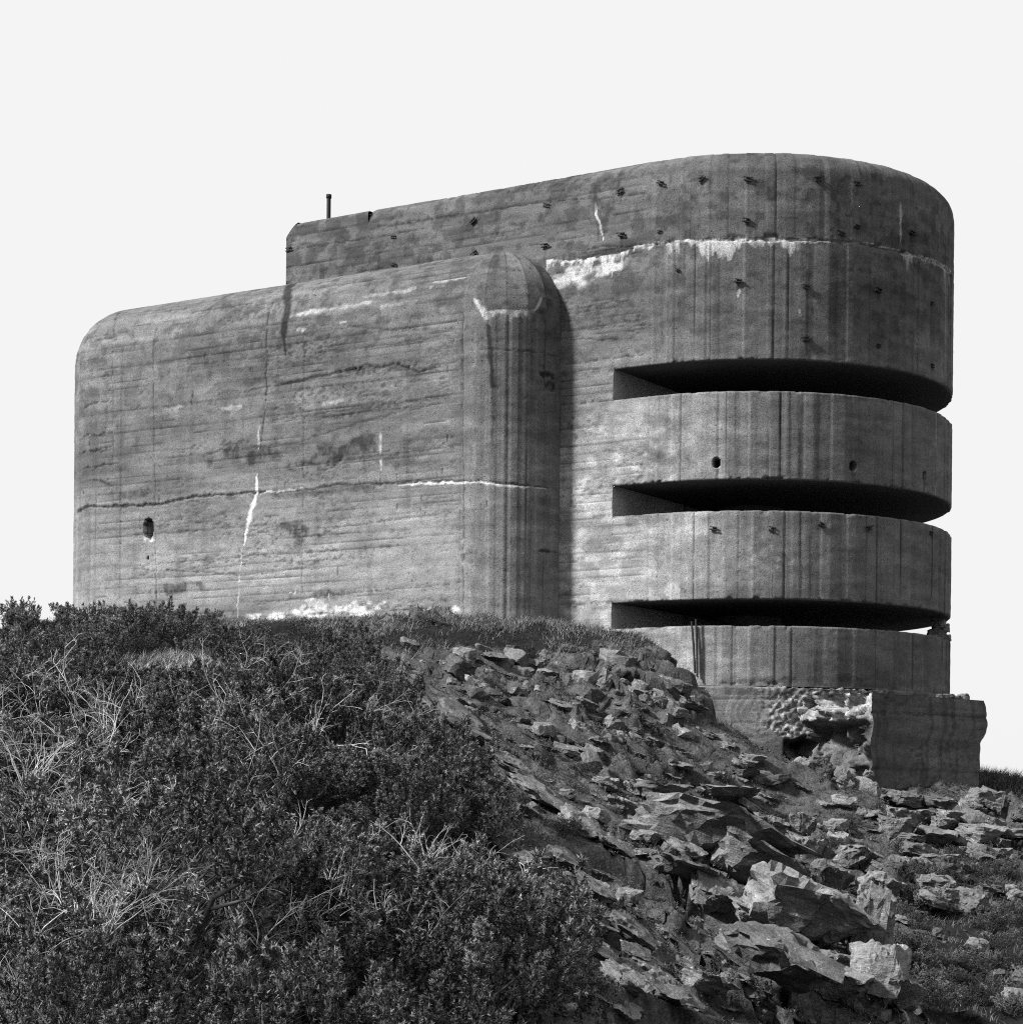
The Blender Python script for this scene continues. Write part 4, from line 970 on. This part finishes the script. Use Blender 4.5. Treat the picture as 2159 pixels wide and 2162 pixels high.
# ------------------------------------------------------------------ bare bleached branches
def bare_mesh(seed, n=6, H=1.0, lean=(.35, 0)):
    g = random.Random(seed); V = []; Fc = []
    def add(p, r):
        v, f = tube(p, r, 4); o = len(V); Fc.extend(tuple(i+o for i in q_) for q_ in f); V.extend(v)
    def grow(p, d, L, r, lvl):
        pts = [p]; rs_ = [r]; m = 6
        cur = Vector((g.uniform(-1, 1), g.uniform(-1, 1), -.55))*.22
        for k in range(m):
            d = (d+cur*.5+Vector((g.gauss(0, .11), g.gauss(0, .11), g.gauss(0, .09)))).normalized(); p = p+d*L/m; pts.append(p); rs_.append(max(r*(1-.8*(k+1)/m), .0022))
            if lvl < 2 and k > 0 and g.random() < (.62 if lvl == 0 else .4):
                e = (d+Vector((g.gauss(0, .6), g.gauss(0, .6), g.gauss(.1, .45)))).normalized(); grow(p, e, L*g.uniform(.25, .5), r*.55, lvl+1)
        add(pts, rs_)
    for k in range(n):
        a = g.uniform(0, 6.28); d = Vector((lean[0]+g.gauss(0, .45), lean[1]+g.gauss(0, .45), g.uniform(.6, 1.2))).normalized()
        grow(Vector((math.cos(a)*.12, math.sin(a)*.12, -.05)), d, H*g.uniform(.55, 1.15), g.uniform(.006, .013), 0)
    me = mesh_np('bare_shrub', V, Fc, True); me.materials.append(M_TWIG); return me
BARE = [bare_mesh(i+40, (5, 7, 4, 8, 6, 3, 9)[i]) for i in range(7)]
bs = random.Random(8)
def bare(x, y, s, label, group, lift=.30):
    g = ground(x, y)
    if g is None: return
    a, d, z = g; X, Y = cam2w(a, d)
    o = new_obj('bare_shrub', BARE[bs.randrange(7)]); o.location = (X, Y, z+lift+(.55 if d < 21 else .22)); o.rotation_euler = (bs.gauss(0, .2), bs.gauss(0, .2), bs.uniform(0, 6.28)); o.scale = (s, s, s)
    tag(o, label, 'branches', group)
for cx_, cy_, sx_, sy_, n, s0, lab in [(60, 1410, 60, 30, 5, .9, 'at the left edge half way up the thicket'), (150, 1440, 60, 30, 7, .8, 'left of centre half way up the thicket'), (330, 1450, 90, 30, 6, .8, 'in the upper middle of the thicket'), (480, 1480, 60, 40, 6, .8, 'in the middle of the thicket'), (560, 1520, 60, 50, 5, .8, 'right of the middle of the thicket'),
                              (700, 1480, 50, 50, 7, .75, 'near the rocky edge half way up'), (660, 1400, 40, 20, 3, .6, 'near the pale slab at the edge of the scrub'), (90, 1560, 80, 40, 5, .7, 'at the left edge above the corner'), (200, 1640, 60, 40, 3, .5, 'left of the middle in the lower thicket'), (400, 1680, 90, 40, 4, .5, 'low in the middle of the thicket'), (120, 1850, 120, 60, 13, .5, 'in the bottom left corner'),
                              (330, 1850, 120, 60, 15, .5, 'along the bottom, left of the middle'), (540, 1830, 100, 70, 13, .5, 'along the bottom in the middle'), (680, 1880, 90, 50, 9, .45, 'along the bottom near the rocks'), (850, 1700, 70, 60, 8, .6, 'near the rocky edge low in the thicket'), (950, 1790, 60, 60, 6, .55, 'at the lower edge of the scrub beside the rocks'), (520, 1290, 60, 12, 3, .5, 'just below the grassy crest'), (700, 1290, 30, 15, 3, .5, 'at the upper corner of the scrub')]:
    for k in range(n): bare(bs.gauss(cx_, sx_*1.0), min(bs.gauss(cy_, sy_*1.0)+(30 if cy_ < 1700 else 75), 1990), s0*bs.uniform(.7, 1.15), 'bleached bare branches '+lab, 'bare branches '+lab)

# ------------------------------------------------------------------ grass and low ground cover
gr = np.random.default_rng(99)
def blades(name, A, D, Z, h0, h1, lean, wd, label, mat=M_GRASS, tone=(.6, 1.5)):
    n = len(A); X, Y = cam2w(A, D); P = np.stack([X, Y, Z-.02], -1)
    h = gr.uniform(h0, h1, n); az = gr.normal(lean, 1.7, n); ln = gr.uniform(.15, .95, n)
    d1 = np.stack([np.cos(az)*ln, np.sin(az)*ln, np.ones(n)], -1); d1 /= np.linalg.norm(d1, axis=1, keepdims=True)
    d2 = np.stack([np.cos(az)*ln*2.4, np.sin(az)*ln*2.4, np.ones(n)*.6], -1); d2 /= np.linalg.norm(d2, axis=1, keepdims=True)
    sa = gr.uniform(0, 6.28, n); sv = np.stack([np.cos(sa), np.sin(sa), 0*sa], -1)*wd/2
    m = P+d1*(h*.55)[:, None]; t = m+d2*(h*.5)[:, None]
    V = np.stack([P-sv, P+sv, m-sv*.7, m+sv*.7, t], 1).reshape(-1, 3); b = np.arange(n)[:, None]*5
    Fc = np.concatenate([b+[0, 1, 3], b+[0, 3, 2], b+[2, 3, 4]])
    to = np.repeat(gr.uniform(*tone, n), 5)
    o = new_obj(name, mesh_np(name, V, Fc, False, {'tone': to}), mat); tag(o, label, 'grass', kind='stuff'); return o
def sample(mask, n):
    p = (mask/mask.sum()).ravel(); k = gr.choice(len(p), n, p=p); i, j = np.unravel_index(k, mask.shape)
    a = ga[i, j]+gr.uniform(-SA, SA, n); d = gd[i, j]+gr.uniform(-SD, SD, n)-fwd[i, j]; return a, d, gz_at(a, d+fwd[i, j])
fx, fy = toimg(ga, gd, gz)
clump = sm(fbm(ga*1.7, gd*1.7, 601, 4), .42, .62)
crest = (fy < 1240)*(fx > 300)*(fx < 1275)*(BY < -.05)*((BY < -RB-.02) | (BX > -2.4))*(gd < 57)*(gd > 42)*(~inside)*(.35+clump)
blades('grass', *sample(crest*clump, 20000), .08, .30, .2, .010, 'windblown dry grass along the crest before the bunker wall', tone=(.5, 1.7))
clear = np.exp(-((fx-320)/120)**2-((fy-1248)/22)**2)*(gd < 50)
blades('grass', *sample(clear, 9000), .12, .4, .2, .014, 'pale dry grass patch in the clearing among the gorse', tone=(1., 2.6))
mix = ROCK*(fx < 1960)*(fx > 720)*(fy < 1990)*(gd < 50)*(~inside)*sm(fbm(ga*.9+5, gd*.9, 602, 4), .48, .6)*(gd/50)
blades('grass', *sample(mix, 9000), .05, .17, .2, .010, 'short dark grass growing between the rocks on the slope', tone=(.1, .6))
rightm = (fx > 1640)*(fx < 1990)*(fy > 1560)*(fy < 1990)*(gd < 52)*(.04+clump)*(gd/50)
blades('grass', *sample(rightm*1.0, 13000), .06, .2, .2, .010, 'rough grass on the slope at the right edge', tone=(.15, .9))
farm = (fx > 1825)*(fx < 2000)*(fy < 1520)*(gd > 50)*1.0
blades('grass', *sample(farm, 9000), .15, .5, .3, .016, 'dark rough grass on the brow behind the plinth', tone=(.15, .6))
left = (fx < 520)*(fx > -60)*(fy > 1700)*(fy < 2000)*(gd < 21)*(.2+clump)
a, d, z = sample(left*1.0, 12000); blades('grass', a, d, z, .35, .9, 1.2, .006, 'dry grass stems among the bare branches at bottom left', tone=(.5, 2.2))
# heathery ground cover in the hollows between the rocks
mk = ROCK*(fx < 1960)*(fx > 720)*(fy < 1990)*(gd < 50)*(~inside)*sm(fbm(ga*.8, gd*.8, 603, 4), .47, .58)*(gd/50)+.25*(crest > 0)
a, d, z = sample(mk, 20000); X, Y = cam2w(a, d)
Dn = gr.normal(0, .5, (20000, 3)); Dn[:, 2] = np.abs(Dn[:, 2])+.5; Dn /= np.linalg.norm(Dn, axis=1, keepdims=True)
V, Fc, to = shoots(np.stack([X, Y, z-.02], -1), Dn, gr.uniform(.06, .2, 20000), gr, 10, .05, .014, gr.uniform(.2, .8, 20000))
tag(new_obj('ground_cover', mesh_np('ground_cover', V, Fc, False, {'tone': to}), M_GORSE), 'dark low heather and herbs in hollows between the rocks', 'plants', kind='stuff')

# ------------------------------------------------------------------ small things
for k, (x0, y0, x1, y1) in enumerate([(1304, 1172, 1309, 1250), (1312, 1168, 1314, 1256)]):
    p0 = Vector(hit(x0, y0, 0, 0, R, R+.12)[:3]); p1 = Vector(hit(x1, y1, 0, 0, R, R+.12)[:3]); p1 = p1+(p1-p0)*.25
    V, Fc = tube([p0, p0*.5+p1*.5+Vector((.01, 0, 0)), p1], [.026, .028, .026], 8)
    tag(new_obj('metal_pole', mesh_np('metal_pole', V, Fc, True), M_IRON), ('left' if k == 0 else 'right')+' of two thin dark poles leaning on the lowest parapet', 'pole', 'thin poles at the lowest slit')
pier = empty('stone_pier'); tag(pier, 'rough pier of stacked stones propping the right end of the lowest slit', 'pier')
for i, (x, y, w_, h_) in enumerate([(1766, 1197, 44, 22), (1782, 1205, 26, 16), (1770, 1180, 36, 18), (1768, 1166, 34, 18), (1755, 1204, 26, 16), (1781, 1186, 22, 18)]):
    X, Y, hh, a = hit(min(x, 1772), y, 0, 0, R, R-.35); sc_m = 1/73.0
    o = new_obj('stone', STONES[(i*5+3) % 12], None, pier); th_ = max(abs(v.co.z) for v in STONES[(i*5+3) % 12].vertices)*2
    o.matrix_world = Matrix.Translation((X+(x-1772)*sc_m*CT*(x > 1772), Y+(x-1772)*sc_m*ST*(x > 1772), hh)) @ CAMROT @ Matrix.Rotation(r_.uniform(-.1, .1), 4, 'Y') @ Matrix.Diagonal((w_*sc_m, .5, h_*sc_m/th_*1.1, 1))
deb = [(1808, 1306, 20, 10), (1822, 1309, 16, 9), (1836, 1312, 14, 6), (1798, 1303, 14, 9)]
for i, (x, y, w_, h_) in enumerate(deb):
    t_ = (x-1641)/212*PL; p = P0+dw*t_-nrm*.5; o = new_obj('debris_stone', STONES[(i*7) % 12]); o.location = (p.x, p.y, P0.z+.05); o.scale = (.34, .3, .26)
    tag(o, 'small dark stone lying on the ledge of the plinth', 'stone', 'stones on the plinth ledge')
# a bleached stick leaning at the foot of the wall
p0 = Vector(hit(795, 1182, -2.5)[:3]); p1 = Vector(hit(752, 1164, -1.95)[:3])
V, Fc = tube([p0, p0*.4+p1*.6+Vector((0, 0, .06)), p1], [.016, .012, .006], 5)
tag(new_obj('dead_stick', mesh_np('dead_stick', V, Fc), M_STEM), 'dark curved stick lying at the foot of the blank wall', 'stick')
